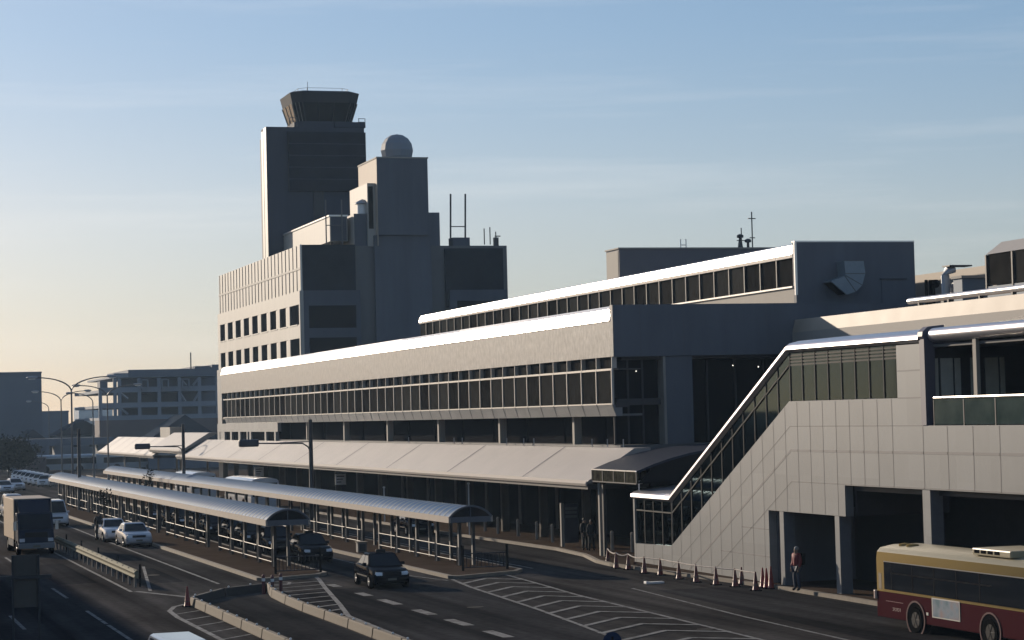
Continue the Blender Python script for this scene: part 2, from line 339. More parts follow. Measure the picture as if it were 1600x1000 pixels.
# ------------------------------------------------------------------ terminal building
T = thing('terminal_building', 'long low terminal block with speckled fascia band over a ribbon of bronze windows', 'building', (41, 113.2, 0))
XF = 41.0; YN = 113.2; YF = 234.8
def wallX(mb, x0, x1, y0, y1, z0, z1): mb.box(x0, x1, y0, y1, z0, z1)
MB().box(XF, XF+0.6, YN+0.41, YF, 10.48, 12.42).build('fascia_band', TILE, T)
yt = YN+0.41
for k in range(8):
    dx = (0.0, 0.008, -0.006, 0.012, 0.003, -0.008, 0.006, 0.0)[k]; ye = min(yt+15.2, YF-0.02)
    MB().prY([(XF-0.06+dx, 12.423), (XF+0.62, 12.423), (XF+0.62, 13.27), (XF+0.30, 13.24+dx*0.6), (XF+0.12+dx*1.4, 13.05)], yt, ye-0.05).build('roof_edge_trim', TRIM, T); yt = ye
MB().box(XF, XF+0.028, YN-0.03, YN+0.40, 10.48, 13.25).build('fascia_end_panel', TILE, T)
MB().box(XF+0.03, 52.2, YN-0.04, YN+0.4, 10.46, 13.26).build('end_slab', BLUEG, T)
mb = MB()
for px in (1000, 1068, 1198): 
    x = onY(px, 520, YN).x; mb.box(x-0.02, x+0.02, YN-0.045, YN-0.04, 10.5, 13.22)
mb.build('end_slab_seam', SEAM, T)
MB().box(XF+0.62, 76, YN+0.4, 237, 12.6, 13.15).build('roof', CONCD, T)
MB().box(52.2, 76, YN+0.05, YN+0.4, 10.0, 13.2).build('end_parapet', BLUEG, T)
# core body (dark recessed walls)
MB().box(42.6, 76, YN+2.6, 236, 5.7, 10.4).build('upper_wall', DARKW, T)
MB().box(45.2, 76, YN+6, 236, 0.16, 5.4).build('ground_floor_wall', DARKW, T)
MB().box(XF+0.3, 76, YN+0.1, 236, 5.35, 5.7).build('floor_slab', CONCD, T)
MB().box(XF+0.62, 76, YN+0.42, 236, 10.30, 10.46).build('soffit', DARKM, T)
# window ribbon : 2.5 m bays
bays = [113.4 + 2.5*k for k in range(49)]
gl = MB().box(0.0, 0.04, 0.06, 2.44, 7.95, 9.72).box(0.22, 0.26, 0.06, 2.44, 9.86, 10.46)
fr = MB().box(-0.06, 0.06, -0.045, 0.045, 7.93, 9.86).box(-0.02, 0.26, -0.03, 0.03, 9.86, 10.47).box(-0.05, 0.07, 0.05, 2.45, 9.74, 9.85).box(-0.05, 0.07, 0.05, 2.45, 7.90, 7.97)
WN = gl.build('window', BGLASS); FRM = fr.build('frame', MULL)
def wincopy(src, frm, parent, loc):
    w = src.copy(); COL.objects.link(w); w.parent = parent; w.location = Vector(loc) - parent.location
    f = frm.copy(); COL.objects.link(f); f.parent = w; f.location = (0, 0, 0)
    return w
first = True
def row(src, frm, parent, locs):
    for i, lc in enumerate(locs):
        if i == 0:
            src.parent = parent; src.location = Vector(lc) - parent.location; frm.parent = src; frm.location = (0, 0, 0)
        else: wincopy(src, frm, parent, lc)
row(WN, FRM, T, [(XF-0.02, y, 0) for y in bays[:-1]])
MB().box(XF+0.10, XF+0.9, 113.3, YF, 7.75, 7.93).box(XF+0.3, 42.62, 113.3, YF, 9.78, 9.84).build('window_back_wall', DARKM, T)
MB().prY([(XF-0.06, 7.90), (XF+0.5, 7.90), (XF+0.5, 7.28), (XF+0.14, 7.28)], 113.36, YF-2).build('window_apron', CLAD, T)
mb = MB()
for y in bays[:-1]: mb.prY([(XF-0.075, 7.88), (XF-0.06, 7.88), (XF+0.15, 7.285), (XF+0.132, 7.285)], y-0.045, y+0.045)
mb.build('apron_seam', SEAM, T)
MB().box(XF+0.5, 42.62, 113.3, YF, 7.28, 7.40).build('overhang_soffit', CONCD, T)
# columns of the recessed storey
for k in range(7): MB().box(41.55, 42.0, 121.6+14.6*k-0.0, 121.95+14.6*k, 5.7, 7.28).build('column', CONC, T)
for k in range(13): MB().box(42.52, 42.6, 119+7.3*k, 120.8+7.3*k, 5.72, 7.2).build('wall_panel', DARKW, T)
# far flush bay
mb = MB()
mb.box(XF, XF+0.35, 205, 237.5, 6.45, 7.30)
for a, b in ((237.5, 236.2), (234.6, 233.2), (230.0, 229.0), (225.3, 224.2), (220.7, 220.2), (211.4, 210.6), (206.7, 206.0), (219.2, 218.4)): mb.box(XF, XF+0.35, a, b, 5.3, 6.45)
mb.build('far_bay_wall', CLAD, T)
for a, b in ((236.2, 234.6), (233.2, 230.0), (229.0, 225.3), (224.2, 220.7), (218.4, 211.4), (210.6, 206.7)): MB().box(XF+0.2, XF+0.25, a, b, 5.3, 6.45).build('lower_window', DGLASS, T)
MB().box(XF+0.05, XF+0.55, YF, 237.4, 0.2, 13.0).build('far_end_wall', CLAD, T)
# near end recess
MB().box(44.0, 45.55, YN+0.05, YN+1.0, 5.7, 10.45).build('pier', BLUEG, T)
MB().box(43.86, 43.995, YN+0.02, YN+0.9, 5.7, 10.45).build('pier_lit_edge', CONC, T)  # pale strip stands in for sunlight on the pier's left edge
MB().box(41.3, 43.85, YN+0.5, YN+0.8, 7.85, 8.2).build('spandrel', DARKM, T)
MB().box(41.25, 43.85, YN+0.9, YN+0.95, 8.2, 10.3).build('end_window', DGLASS, T)
MB().box(41.25, 43.85, YN+0.9, YN+0.95, 5.72, 7.85).build('end_window', DGLASS, T)
MB().box(45.6, 60, YN+2.1, YN+2.15, 5.72, 10.3).build('end_window', DGLASS, T)
for x in (41.3, 42.1, 42.95): MB().box(x-0.05, x+0.05, YN+0.84, YN+0.89, 5.75, 10.3).build('end_mullion', DARKM, T)
for x in (47.2, 48.9, 50.6): MB().box(x-0.05, x+0.05, YN+2.0, YN+2.09, 5.75, 10.3).build('end_mullion', DARKM, T)
CLAMP = mat('ceiling_lamp', (0.9, 0.85, 0.75), 0.4, emit=((1.0, 0.93, 0.8), 2.2))
for px, py, yy in ((994, 580, YN+0.86), (1145, 571, YN+2.0), (1185, 573, YN+2.0)):
    p = onY(px, py, yy); MB().ball((p.x, yy, p.z), 0.035, 8, 5).build('ceiling_lamp', CLAMP, T)
# ground floor colonnade and shopfronts
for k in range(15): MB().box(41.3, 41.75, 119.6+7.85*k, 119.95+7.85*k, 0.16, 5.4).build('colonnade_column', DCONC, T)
for k in range(14): MB().box(45.12, 45.18, 120.4+7.85*k, 126.6+7.85*k, 0.3, 3.1).build('shopfront', DGLASS, T)
mb = MB()
for k in range(14): mb.box(45.02, 45.1, 119.6+7.85*k, 120.2+7.85*k, 0.16, 5.3).box(45.02, 45.1, 120.4+7.85*k, 126.6+7.85*k, 3.12, 3.5)
mb.build('shopfront_frame', STEELD, T)

# upper hall with white rounded eaves
HX = 53.0; HY0 = 115.75; HY1 = 198
U = thing('rooftop_hall', 'long raised hall on the terminal roof with glaring white eave and dark blue end wall', 'building', (HX, HY0, 13.15))
MB().box(HX, 60.47, HY0, HY0+0.35, 13.15, 16.83).build('end_wall', BLUEG, U)
MB().box(HX-0.03, 60.475, HY0-0.03, HY0+0.4, 16.83, 16.91).build('coping', TRIM, U)
MB().box(HX-0.05, HX+0.09, HY0-0.02, HY0+0.1, 13.84, 16.83).build('corner_trim', TRIM, U)
prof = [(HX, 15.99), (HX-0.02, 16.17), (HX+0.19, 16.72), (HX+0.42, 16.82), (HX+0.9, 16.85), (HX+0.9, 15.99)]
for k in range(35):
    y0 = HY0+0.36+2.35*k
    if y0 > HY1-1: break
    MB().prY(prof, y0+0.012, y0+2.338).build('eave_panel', TRIM, U)
MB().box(HX+0.9, 60.47, HY0+0.35, HY1, 16.4, 16.78).build('roof', CONCD, U)
MB().box(HX+0.02, HX+0.5, HY0+0.35, HY1, 13.15, 14.28).build('base_wall', CONC, U)
MB().box(HX-0.10, HX+0.5, HY0+0.35, HY1, 14.28, 14.37).build('sill', TRIM, U)
g2 = MB().box(0.0, 0.05, 0.06, 2.29, 14.38, 15.98).build('window', BGLASS); f2 = MB().box(-0.10, 0.06, -0.055, 0.055, 14.38, 15.98).build('frame', DARKM)
row(g2, f2, U, [(HX+0.12, HY0+0.36+2.35*k, 0) for k in range(35)])
MB().box(HX+0.3, 60.47, HY1-0.3, HY1, 13.15, 16.49).build('far_wall', CONCD, U)
MB().box(60.3, 60.47, HY0+0.35, HY1, 13.15, 16.49).build('rear_wall', CONCD, U)
# door with round light on the end wall
MB().box(onY(1377, 440, HY0).x, onY(1415, 440, HY0).x, HY0-0.03, HY0, 13.2, onY(1390, 437, HY0).z).build('door', BLUEG, U)
MB().box(onY(1375, 440, HY0).x, onY(1416, 440, HY0).x, HY0-0.10, HY0, onY(1390, 437, HY0).z, onY(1390, 435, HY0).z).build('door_lintel', DARKM, U)
# curved ventilation duct
D = thing('ventilation_duct', 'grey segmented duct bending out of the blue end wall', 'duct', tuple(onY(1328, 415, HY0)))
rings = []
for (ox, oy, ix, iy) in ((1345, 408, 1315, 408), (1348, 428, 1317, 428), (1343, 446, 1317, 431), (1333, 456, 1316, 432), (1319, 461, 1294, 440)):
    o_ = onY(ox, oy, HY0-0.7); i_ = onY(ix, iy, HY0-0.7)
    rings.append([(o_.x, HY0-1.05, o_.z), (i_.x, HY0-1.05, i_.z), (i_.x, HY0-0.01, i_.z), (o_.x, HY0-0.01, o_.z)])
MB().loft(rings).build('bent_duct', mat('duct_zinc', (0.20, 0.24, 0.27), 0.5, metal=0.2, var=0.08), D)
for rg in rings[:-1]:
    q = [Vector(p) for p in rg]; ce = sum(q, Vector())/4
    MB().tube([ce+(p-ce)*1.015 for p in (q[0], q[1])], 0.02, 5).tube([ce+(p-ce)*1.015 for p in (q[0], q[3])], 0.02, 5).build('duct_seam', POLEG, D)
q = [Vector(p) for p in rings[-1]]; ce = sum(q, Vector())/4
MB().add([ce+(p-ce)*0.9+Vector((-0.02, 0, -0.02)) for p in q], [(0, 1, 2, 3)]).build('duct_mouth', BLACK, D)

# plain box building behind the hall
B2 = thing('plant_room', 'plain dark box building rising behind the white eave of the rooftop hall', 'building', (66, 170, 13.15))
a = onX(947, 391, 66); b = onX(967, 389, 66)
MB().box(66, 86, b.y, a.y, 13.1, b.z).build('wall', mat('purple_grey', (0.11, 0.105, 0.12), 0.7, var=0.08, vscale=0.3), B2)
MB().box(65.9, 86.1, b.y-0.1, a.y+0.1, b.z, b.z+0.12).build('coping', CONC, B2)
MB().box(65.97, 66, b.y+0.2, a.y-0.1, 13.2, b.z-0.15).build('side_panel', CONC, B2)  # pale skin, sunlight put into the colour of the left face
yb = b.y
def mast(name, label, px, py0, py1, y, r=0.05, rungs=(), cat='antenna', group='roof antennas'):
    t = onY(px, py1, y); bt = onY(px+1, py0, y)
    o = thing(name, label, cat, tuple(bt), group)
    MB().tube([bt, (bt.x, bt.y, t.z)], r, 6).build('mast', DARKM, o)
    for (z, w) in rungs:
        MB().tube([(bt.x-w/2, bt.y, bt.z+(t.z-bt.z)*z), (bt.x+w/2, bt.y, bt.z+(t.z-bt.z)*z)], r*0.8, 6).build('crossbar', DARKM, o)
    return o
mast('antenna', 'tall thin antenna with a short crossbar on the plant room roof', 1175, 389, 331, yb+1, 0.06, ((0.82, 0.7), (0.30, 0.5)))
mast('antenna', 'short stout antenna left of the tall one on the plant room roof', 1158, 389, 356, yb+1, 0.05, ((0.4, 0.9),))
t = thing('roof_vent', 'black mushroom vent between two antennas', 'vent', tuple(onY(1169, 388, yb+1)), 'roof vents')
p = onY(1169, 388, yb+1); MB().lathe(p, [(0.12, 0), (0.12, 0.5), (0.3, 0.55), (0.3, 0.75), (0.1, 0.85)], 10).build('cowl', DARKM, t)
t = thing('roof_vent', 'black mushroom vent just left of the antennas', 'vent', tuple(onY(1157, 388, yb+1.2)), 'roof vents')
p = onY(1157, 388, yb+1.2); MB().lathe(p, [(0.25, 0), (0.18, 0.5), (0.12, 0.9), (0.3, 0.95), (0.3, 1.15), (0.1, 1.25)], 10).build('cowl', DARKM, t)
t = thing('roof_ladder', 'pale steel ladder hoop above the plant room edge', 'ladder', tuple(onY(1068, 388, yb+0.2)))
p = onY(1068, 390, yb+0.2); MB().tube([(p.x-0.25, p.y, p.z-2), (p.x-0.25, p.y, p.z+0.9), (p.x+0.25, p.y, p.z+0.9), (p.x+0.25, p.y, p.z-2)], 0.05, 6).tube([(p.x-0.25, p.y, p.z+0.4), (p.x+0.25, p.y, p.z+0.4)], 0.04, 6).build('rail', TRIM, t)

# right wing towards the camera
WX = 51.5
Wg = thing('terminal_wing', 'lower sunlit wing running towards the viewer with a two step parapet', 'building', (WX, 60, 0))
MB().prY([(WX, 11.62), (WX+0.5, 11.62), (WX+0.5, 12.33), (WX+0.18, 12.33)], 40, YN-0.02).build('parapet', mat('tan_concrete', (0.38, 0.315, 0.245), 0.6, var=0.10, vscale=0.6), Wg)
MB().box(WX, WX+0.5, 40, YN-0.02, 5.0, 11.618).build('wall', mat('grey_tan', (0.34, 0.31, 0.275), 0.7, var=0.07, vscale=0.5), Wg)
MB().box(WX+0.5, 80, 40, YN-0.05, 11.2, 11.9).build('roof', CONCD, Wg)
MB().box(WX+0.5, 80, 40, 104, 0.2, 11.1).build('rear_body', DARKM, Wg)
# rooftop bits on the wing
t = thing('roof_pipe', 'pale pipe lying along the top of the sunlit parapet', 'pipe', (WX+0.4, 80, 12.5))
a = onX(1421, 471, WX+0.4); b = onX(1600, 454, WX+0.4)
MB().tube([a, (b.x, b.y-10, a.z)], 0.16, 10).build('pipe', TRIM, t, smooth=50)
for k in range(8): MB().box(WX+0.3, WX+0.5, a.y-1.2-3*k, a.y-1.05-3*k, 11.9, a.z-0.1).build('pipe_support', DARKM, t)
t = thing('glazed_penthouse', 'glazed rooftop penthouse with pale sloping eave at the right edge', 'building', (54.5, 92, 11.9))
PX = 54.5; a = onX(1540, 398, PX); zt = a.z; zb = onX(1540, 450, PX).z; ze = onX(1545, 377, PX).z
MB().prY([(PX, zt), (PX+0.9, ze), (PX+6, ze+0.2), (PX+6, zt)], a.y-22, a.y).build('eave', mat('eave_tan', (0.42, 0.38, 0.33), 0.5, var=0.05), t)
for k in range(8):
    g_ = MB().box(PX+0.05, PX+0.10, a.y-2.5*k-2.42, a.y-2.5*k-0.08, zb+0.1, zt-0.02).build('window', BGLASS, t)
    MB().box(PX-0.03, PX+0.12, a.y-2.5*k-0.07, a.y-2.5*k+0.05, zb-0.2, zt-0.02).build('frame', DARKM, g_)
MB().box(PX+0.3, PX+6, a.y-22, a.y-0.06, 11.9, zt-0.02).build('core_wall', DARKM, t)
MB().box(PX+0.0, PX+0.28, a.y-22, a.y-0.06, 11.9, zb+0.05).build('base_wall', mat('slate_blue', (0.12, 0.17, 0.22), 0.6), t)
t = thing('equipment_cabin', 'low blue rooftop cabin beside the glazed penthouse', 'cabin', tuple(onY(1505, 460, a.y+3)))
p0 = onY(1503, 432, a.y+3); p1 = onY(1541, 428, a.y+3); 
MB().box(p0.x, p1.x+3, a.y+3, a.y+3.9, 11.9, p0.z-0.08).build('cabin_wall', mat('slate_blue'.strip(), (0.12, 0.17, 0.22), 0.6), t)
MB().box(p0.x-0.08, p1.x+3, a.y+2.9, a.y+4.0, p0.z-0.08, p0.z+0.05).build('cabin_roof', CONC, t)
t = thing('rear_wing', 'tan sunlit upper wall behind the rooftop machinery', 'building', (62, 118, 11))
q0 = onX(1433, 430, 63); q1 = onX(1545, 417, 63)
MB().box(63, 75, 70, 200, 10, q0.z).build('wall', mat('tan_concrete', (0.38, 0.315, 0.245), 0.6), t)
t = thing('exhaust_stack', 'hooded silver exhaust duct with a flat rain cap on the wing roof', 'duct', tuple(onY(1480, 464, a.y+6)))
p = onY(1478, 464, a.y+6); z0 = 11.9; s = 0.045
MB().tube([(p.x, p.y, z0), (p.x, p.y, p.z+1.1), (p.x+0.15, p.y, p.z+1.35), (p.x+0.5, p.y, p.z+1.45)], 0.22, 10).build('stack', LAMPG, t, smooth=50)
MB().box(p.x+0.05, p.x+1.35, p.y-0.4, p.y+0.4, p.z+1.55, p.z+1.62).build('rain_cap', DARKM, t)
MB().lathe((p.x+0.35, p.y-0.1, p.z+0.35), [(0.0, 0), (0.38, 0.02), (0.38, 0.5), (0.25, 0.62), (0, 0.64)], 12, 'X').build('fan_drum', LAMPG, t, smooth=40)
MB().box(p.x-0.3, p.x+1.2, p.y-0.3, p.y+0.3, z0, p.z+0.02).build('fan_base', DARKM, t)
for i, px in enumerate((1448, 1454, 1459)):
    p = onY(px, 466, a.y+7)
    t = thing('roof_vent', ['slim black vent pipe, leftmost of three by the blue hall end wall', 'slim black vent pipe, middle of three by the blue hall end wall', 'capped black vent pipe, rightmost of three by the blue hall end wall'][i], 'vent', (p.x, p.y, 11.9), 'roof vents')
    MB().tube([(p.x, p.y, 11.9), (p.x, p.y, p.z+0.95)], 0.09, 8).build('vent_pipe', BLACK, t)
    if i == 2: MB().lathe((p.x+0.12, p.y, p.z+0.75), [(0.05, -0.2), (0.22, -0.1), (0.22, 0.18), (0.05, 0.25)], 10, 'Y').build('cowl', BLACK, t)

# ------------------------------------------------------------------ office block with towers
BX = 48.2; BY = 228.0; BF = 277.5; BZ = 25.69  # block and both towers scaled about the camera to stand farther back, values baked
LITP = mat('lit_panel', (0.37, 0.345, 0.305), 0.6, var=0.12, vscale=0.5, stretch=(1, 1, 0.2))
GREYF = mat('shaded_facade', (0.088, 0.098, 0.118), 0.75, var=0.14, vscale=0.5, stretch=(1, 1, 0.12), spec=0.15)  # darkened colour for faces in shade; LITP is the sunlit counterpart
CURT = mat('curtain_glass', (0.022, 0.027, 0.034), 0.5, var=0.3, vscale=0.4, spec=0.05)
LITF = mat('pale_frame', (0.50, 0.47, 0.41), 0.5)
O = thing('office_block', 'stepped office block with two rows of square windows beyond the terminal roof', 'building', (BX, BY, 0))
mb = MB()
rows = ((18.80, 19.2), (16.9, 17.35), (13.0, 15.3))
# left face : bands and piers around the windows
mb.box(BX, BX+0.4, BY, BF, 19.49, 20.9).box(BX, BX+0.4, BY, BF, 15.98, 17.39).box(BX, BX+0.4, BY, BF, 5.0, 14.11)
wy = [BY+2.2+5.32*k for k in range(9)]
for zb_, zt_ in ((17.39, 19.49), (14.11, 15.98)):
    mb.box(BX, BX+0.4, BY, BY+0.5, zb_, zt_)
    for k in range(9):
        a = wy[k]+3.1; b = (wy[k+1]-1.0 if k < 8 else BF)
        mb.box(BX, BX+0.4, a, min(b, BF), zb_, zt_)
    mb.box(BX, BX+0.4, BY+0.5, wy[0]-1.0, zb_, zt_) if False else None
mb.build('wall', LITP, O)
for zb_, zt_ in ((17.39, 19.49), (14.11, 15.98)):
    for k in range(9):
        y0 = BY+0.5 if k == 0 else wy[k]
        w_ = MB().box(BX+0.10, BX+0.14, y0, wy[k]+3.1, zb_, zt_).build('window', DGLASS, O)
        f_ = MB().box(BX-0.05, BX+0.09, wy[k]-0.9, wy[k]+3.05, zb_-0.06, zb_+0.06)
        if k: f_.box(BX+0.05, BX+0.4, wy[k]-1.0, wy[k], zb_+0.065, zt_)
        f_.build('frame', LITF, w_)
# upper curtain wall set back
MB().box(BX+0.22, BX+0.4, BY+0.2, BF-0.1, 20.91, BZ).build('curtain_wall', LITP, O)
mb = MB()
for k in range(26): mb.box(BX+0.16, BX+0.218, BY+0.2+1.94*k-0.06, BY+0.2+1.94*k+0.06, 20.92, BZ-0.02)
mb.box(BX+0.17, BX+0.215, BY+0.2, BF-0.1, 23.12, 23.35); mb.build('curtain_mullion', mat('dark_seam', (0.16, 0.15, 0.14), 0.6), O)
# near end face
x1 = onY(556, 400, BY).x; x2 = onY(690, 400, BY).x; x3 = onY(787, 400, BY).x
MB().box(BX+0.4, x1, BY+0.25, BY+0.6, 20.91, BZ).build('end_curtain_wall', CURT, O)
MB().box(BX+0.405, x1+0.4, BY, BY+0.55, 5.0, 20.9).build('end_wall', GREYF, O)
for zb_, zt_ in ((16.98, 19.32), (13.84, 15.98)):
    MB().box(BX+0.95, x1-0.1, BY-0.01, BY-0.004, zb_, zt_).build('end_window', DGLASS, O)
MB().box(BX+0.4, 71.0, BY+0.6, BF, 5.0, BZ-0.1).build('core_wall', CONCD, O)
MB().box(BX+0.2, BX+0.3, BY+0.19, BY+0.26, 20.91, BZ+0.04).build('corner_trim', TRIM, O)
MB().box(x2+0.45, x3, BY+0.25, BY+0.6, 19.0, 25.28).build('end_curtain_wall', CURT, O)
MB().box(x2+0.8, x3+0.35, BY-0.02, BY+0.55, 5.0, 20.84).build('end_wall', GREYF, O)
MB().box(x2+1.6, x3-0.3, BY-0.03, BY-0.025, 16.98, 19.67).build('end_window', DGLASS, O)
MB().box(x2+0.45, x3, BY+0.6, BF, 20.84, 25.17).build('wing_wall', CONCD, O)
# stair volume between block and radar tower
xs0 = onY(553, 340, BY+1).x; xs1 = onY(588, 340, BY+1).x
MB().box(xs0, xs1, BY+0.9, BY+10, 5.0, onY(560, 334, BY+1).z).build('stair_volume', GREYF, O)
MB().box(xs0-0.03, xs0, BY+0.95, BY+9.9, 25.52, onY(560, 334, BY+1).z-0.02).build('stair_lit_side', LITP, O)  # light skin painting the sun on this side of the volume
# raised duct box along the roof
a = onX(515, 338, 52.1); b = onX(427, 380, 52.1); lo = onX(515, 378, 52.1).z
MB().box(52.1, 54.0, a.y, b.y, lo+0.05, a.z).build('roof_gallery', LITP, O)
MB().box(52.0, 54.05, a.y-0.05, b.y+0.05, a.z, a.z+0.16).build('gallery_coping', TRIM, O)
MB().box(52.2, 53.9, a.y-0.03, a.y-0.004, lo+0.1, a.z-0.05).build('gallery_shaded_end', GREYF, O)  # dark skin paints the shade on the gallery's near end
mb = MB()
for k in range(5): mb.box(52.4, 52.6, a.y+1+6*k, a.y+1.2+6*k, BZ-0.1, lo+0.05).box(53.5, 53.7, a.y+1+6*k, a.y+1.2+6*k, BZ-0.1, lo+0.05)
mb.build('gallery_leg', DARKM, O)
p0 = onX(437, 345, 53.7); p1 = onX(461, 340, 53.7)
MB().box(53.7, 55.5, p1.y, p0.y, BZ-0.1, p1.z).build('roof_housing', LITP, O)
mb = MB()
for px in (510, 535): 
    t0 = onY(px, 380, BY+2); t1 = onY(px, 312, BY+2); mb.tube([t0, (t0.x, t0.y, t1.z)], 0.07, 6)
t0 = onY(510, 352, BY+2); t1 = onY(535, 352, BY+2); mb.tube([t0, (t1.x, t1.y, t0.z)], 0.05, 6)
o = mb.build('mast_frame', POLEG); tag(o, 'pair of thin masts joined by a bar on the office block roof edge', 'antenna', 'roof antennas')
# frame antenna on the right wing and small whips
y_ = BY+2
o = thing('frame_antenna', 'tall two legged antenna frame on a dark box above the right office wing', 'antenna', tuple(onY(717, 381, y_)), 'roof antennas')
q = [onY(704, 372, y_), onY(706, 303, y_), onY(727, 372, y_), onY(729, 303, y_)]
MB().tube([q[0], (q[0].x+0.12, y_, q[1].z)], 0.10, 6).build('mast', DARKM, o); MB().tube([q[2], (q[2].x+0.12, y_, q[3].z)], 0.10, 6).build('mast', DARKM, o)
z = onY(715, 354, y_).z; MB().tube([(q[0].x, y_, z), (q[2].x+0.1, y_, z)], 0.06, 6).build('crossbar', DARKM, o)
b0 = onY(704, 372, y_); b1 = onY(731, 383, y_); MB().box(b0.x, b1.x, y_-0.8, y_+0.8, 25.17, b0.z).build('base_box', GREYF, o)
for px, py, lab in ((756, 357, 'short whip antenna right of the tall frame, left of a pair'), (765, 355, 'slightly taller whip antenna beside the short one'), (774, 362, 'faint short rod beside the small chimney')):
    mast('antenna', lab, px, 382, py, y_, 0.06)
t = thing('chimney', 'small dark chimney at the right corner of the office wing', 'chimney', tuple(onY(775, 382, y_)))
p = onY(775, 382, y_); MB().box(p.x-0.25, p.x+0.25, y_-0.2, y_+0.2, 25.17, p.z+0.75).build('stack', DARKM, t); MB().box(p.x-0.1, p.x+0.5, y_-0.1, y_+0.1, p.z+0.85, p.z+0.95).box(p.x, p.x+0.08, y_-0.04, y_+0.04, p.z+0.75, p.z+0.85).build('cowl', DARKM, t)

# radar tower
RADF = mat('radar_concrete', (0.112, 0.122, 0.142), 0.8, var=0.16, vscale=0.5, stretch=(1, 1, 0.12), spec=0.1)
RT = thing('radar_tower', 'blank square concrete tower carrying a round radar dome', 'tower', (57, BY-0.4, 5))
xa = onY(590, 300, BY-0.4).x; xb = onY(669, 300, BY-0.4).x; zt = onY(600, 247, BY-0.4).z; zl = onY(600, 367, BY-0.4).z
PEACH = mat('sunlit_concrete', (0.43, 0.345, 0.265), 0.7, var=0.08, vscale=0.5)
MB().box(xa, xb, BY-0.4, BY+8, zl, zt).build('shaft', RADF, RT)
MB().box(xa-0.04, xa, BY-0.35, BY+7.9, 25.52, zt-0.05).build('lit_side', PEACH, RT)  # warm skin carries the sunlight on the shaft's left face
MB().box(xa-0.08, xb+0.08, BY-0.45, BY+8.1, zt, zt+0.14).build('coping', CONC, RT)
xc = onY(584, 450, BY).x; xd = onY(675, 450, BY).x
MB().box(xc+0.2, xd, BY, BY+6, 5.0, zl).build('lower_shaft', RADF, RT)
xe = onY(686, 340, BY+1).x; MB().box(xb, xe, BY+0.8, BY+7, 5.0, onY(680, 332, BY+0.8).z).build('side_volume', RADF, RT)
f0 = onX(590, 290, xa-0.9); f1 = onX(556, 297, xa-0.9)
MB().box(xa-0.9, xa-0.045, BY+0.5, BY+8.5, 25.52, 32.19).build('annex', LITP, RT)
MB().box(xa-0.8, xa-0.3, BY+0.46, BY+0.498, 27.39, 31.84).build('slot_window', BLACK, RT)
p = onY(620, 229, BY+3.6); r_ = 1.78
MB().ball((p.x, BY+3.6, zt+r_*0.72), r_, 12, 8).build('radar_dome', mat('dome_grey', (0.20, 0.22, 0.25), 0.6), RT)
t = thing('roof_vent', 'white mushroom cowl on a drum before the lit side of the radar tower', 'vent', tuple(onY(566, 335, BY+2)), 'roof vents')
p = onY(566, 335, BY+2); z = p.z
MB().lathe((p.x, p.y, z-0.3), [(0.55, 0), (0.55, 1.35)], 12).build('drum', WHITEP, t, smooth=40); MB().lathe((p.x+0.05, p.y, z+1.1), [(0.85, 0), (0.75, 0.18), (0.1, 0.5)], 12).build('cowl', LAMPG, t, smooth=40)

# control tower
CT = thing('control_tower', 'tall airport control tower with flared glass cab above a dark glazed shaft', 'tower', (56, 256, 23))
CX0 = 50.3; CY = 254.6
CX1 = onY(571, 300, CY).x; cz = onY(490, 199, CY).z
CTP = mat('tower_panel', (0.050, 0.058, 0.080), 0.75, var=0.18, vscale=0.5, stretch=(1, 1, 0.1), spec=0.1)
MB().box(CX0, CX1, CY, CY+3.0, 25.4, cz).build('shaft_wall', CTP, CT)
MB().box(CX0-0.03, CX0, CY+0.05, CY+1.7, 25.4, cz-0.02).box(CX0-0.03, CX0, CY+1.95, CY+2.98, 25.4, cz-0.3).build('lit_fin', mat('fin_sunlit', (0.52, 0.48, 0.42), 0.5, var=0.04), CT)  # cream skin, sunlit look of the shaft side put into its colour
MB().box(CX0+1.0, CX1-0.3, CY+3, CY+9, 25.4, cz-0.4).build('rear_shaft', CONCD, CT)
xg0 = onY(450, 250, CY).x; zg0 = onY(500, 299, CY).z; zg1 = onY(500, 207, CY).z
MB().box(xg0, CX1+0.05, CY-0.5, CY-0.004, zg0, zg1).build('glazed_bay', mat('bay_glass', (0.018, 0.022, 0.032), 0.5, var=0.3, vscale=0.5, spec=0.05), CT)
mb = MB()
for k in range(1, 5): mb.box(xg0, CX1+0.05, CY-0.53, CY-0.505, zg0+(zg1-zg0)*k/5-0.05, zg0+(zg1-zg0)*k/5+0.05)
mb.build('bay_transom', CTP, CT)
MB().box(onY(490, 320, CY).x, onY(506, 320, CY).x, CY-0.2, CY-0.004, 27.04, zg0).build('central_rib', DARKM, CT)
cx = onY(503, 160, CY+3.5).x; cyy = CY+4.9
zc0 = onY(503, 200, CY).z; zc1 = onY(503, 187, CY).z; zc2 = onY(503, 141, CY-0.3).z
def octo(hw, hd, cut, z): return [(cx-hw+cut, cyy-hd, z), (cx+hw-cut, cyy-hd, z), (cx+hw, cyy-hd+cut, z), (cx+hw, cyy+hd-cut, z), (cx+hw-cut, cyy+hd, z), (cx-hw+cut, cyy+hd, z), (cx-hw, cyy+hd-cut, z), (cx-hw, cyy-hd+cut, z)]
h0 = zc1; hS = zc2-1.23
MB().loft([octo(3.64, 3.54, 0.93, zc0-0.3), octo(3.64, 3.54, 0.93, zc1)]).build('cab_base', CTP, CT)
MB().box(cx+0.9, cx+4.6, cyy-4.0, cyy+2, zc1-0.75, zc1-0.1).build('balcony', CTP, CT)
CABG = mat('cab_glass', (0.008, 0.011, 0.013), 0.1, spec=0.06)
MB().loft([octo(3.28, 3.23, 0.93, zc1), octo(3.91, 3.85, 1.04, hS)]).build('cab_window', CABG, CT)
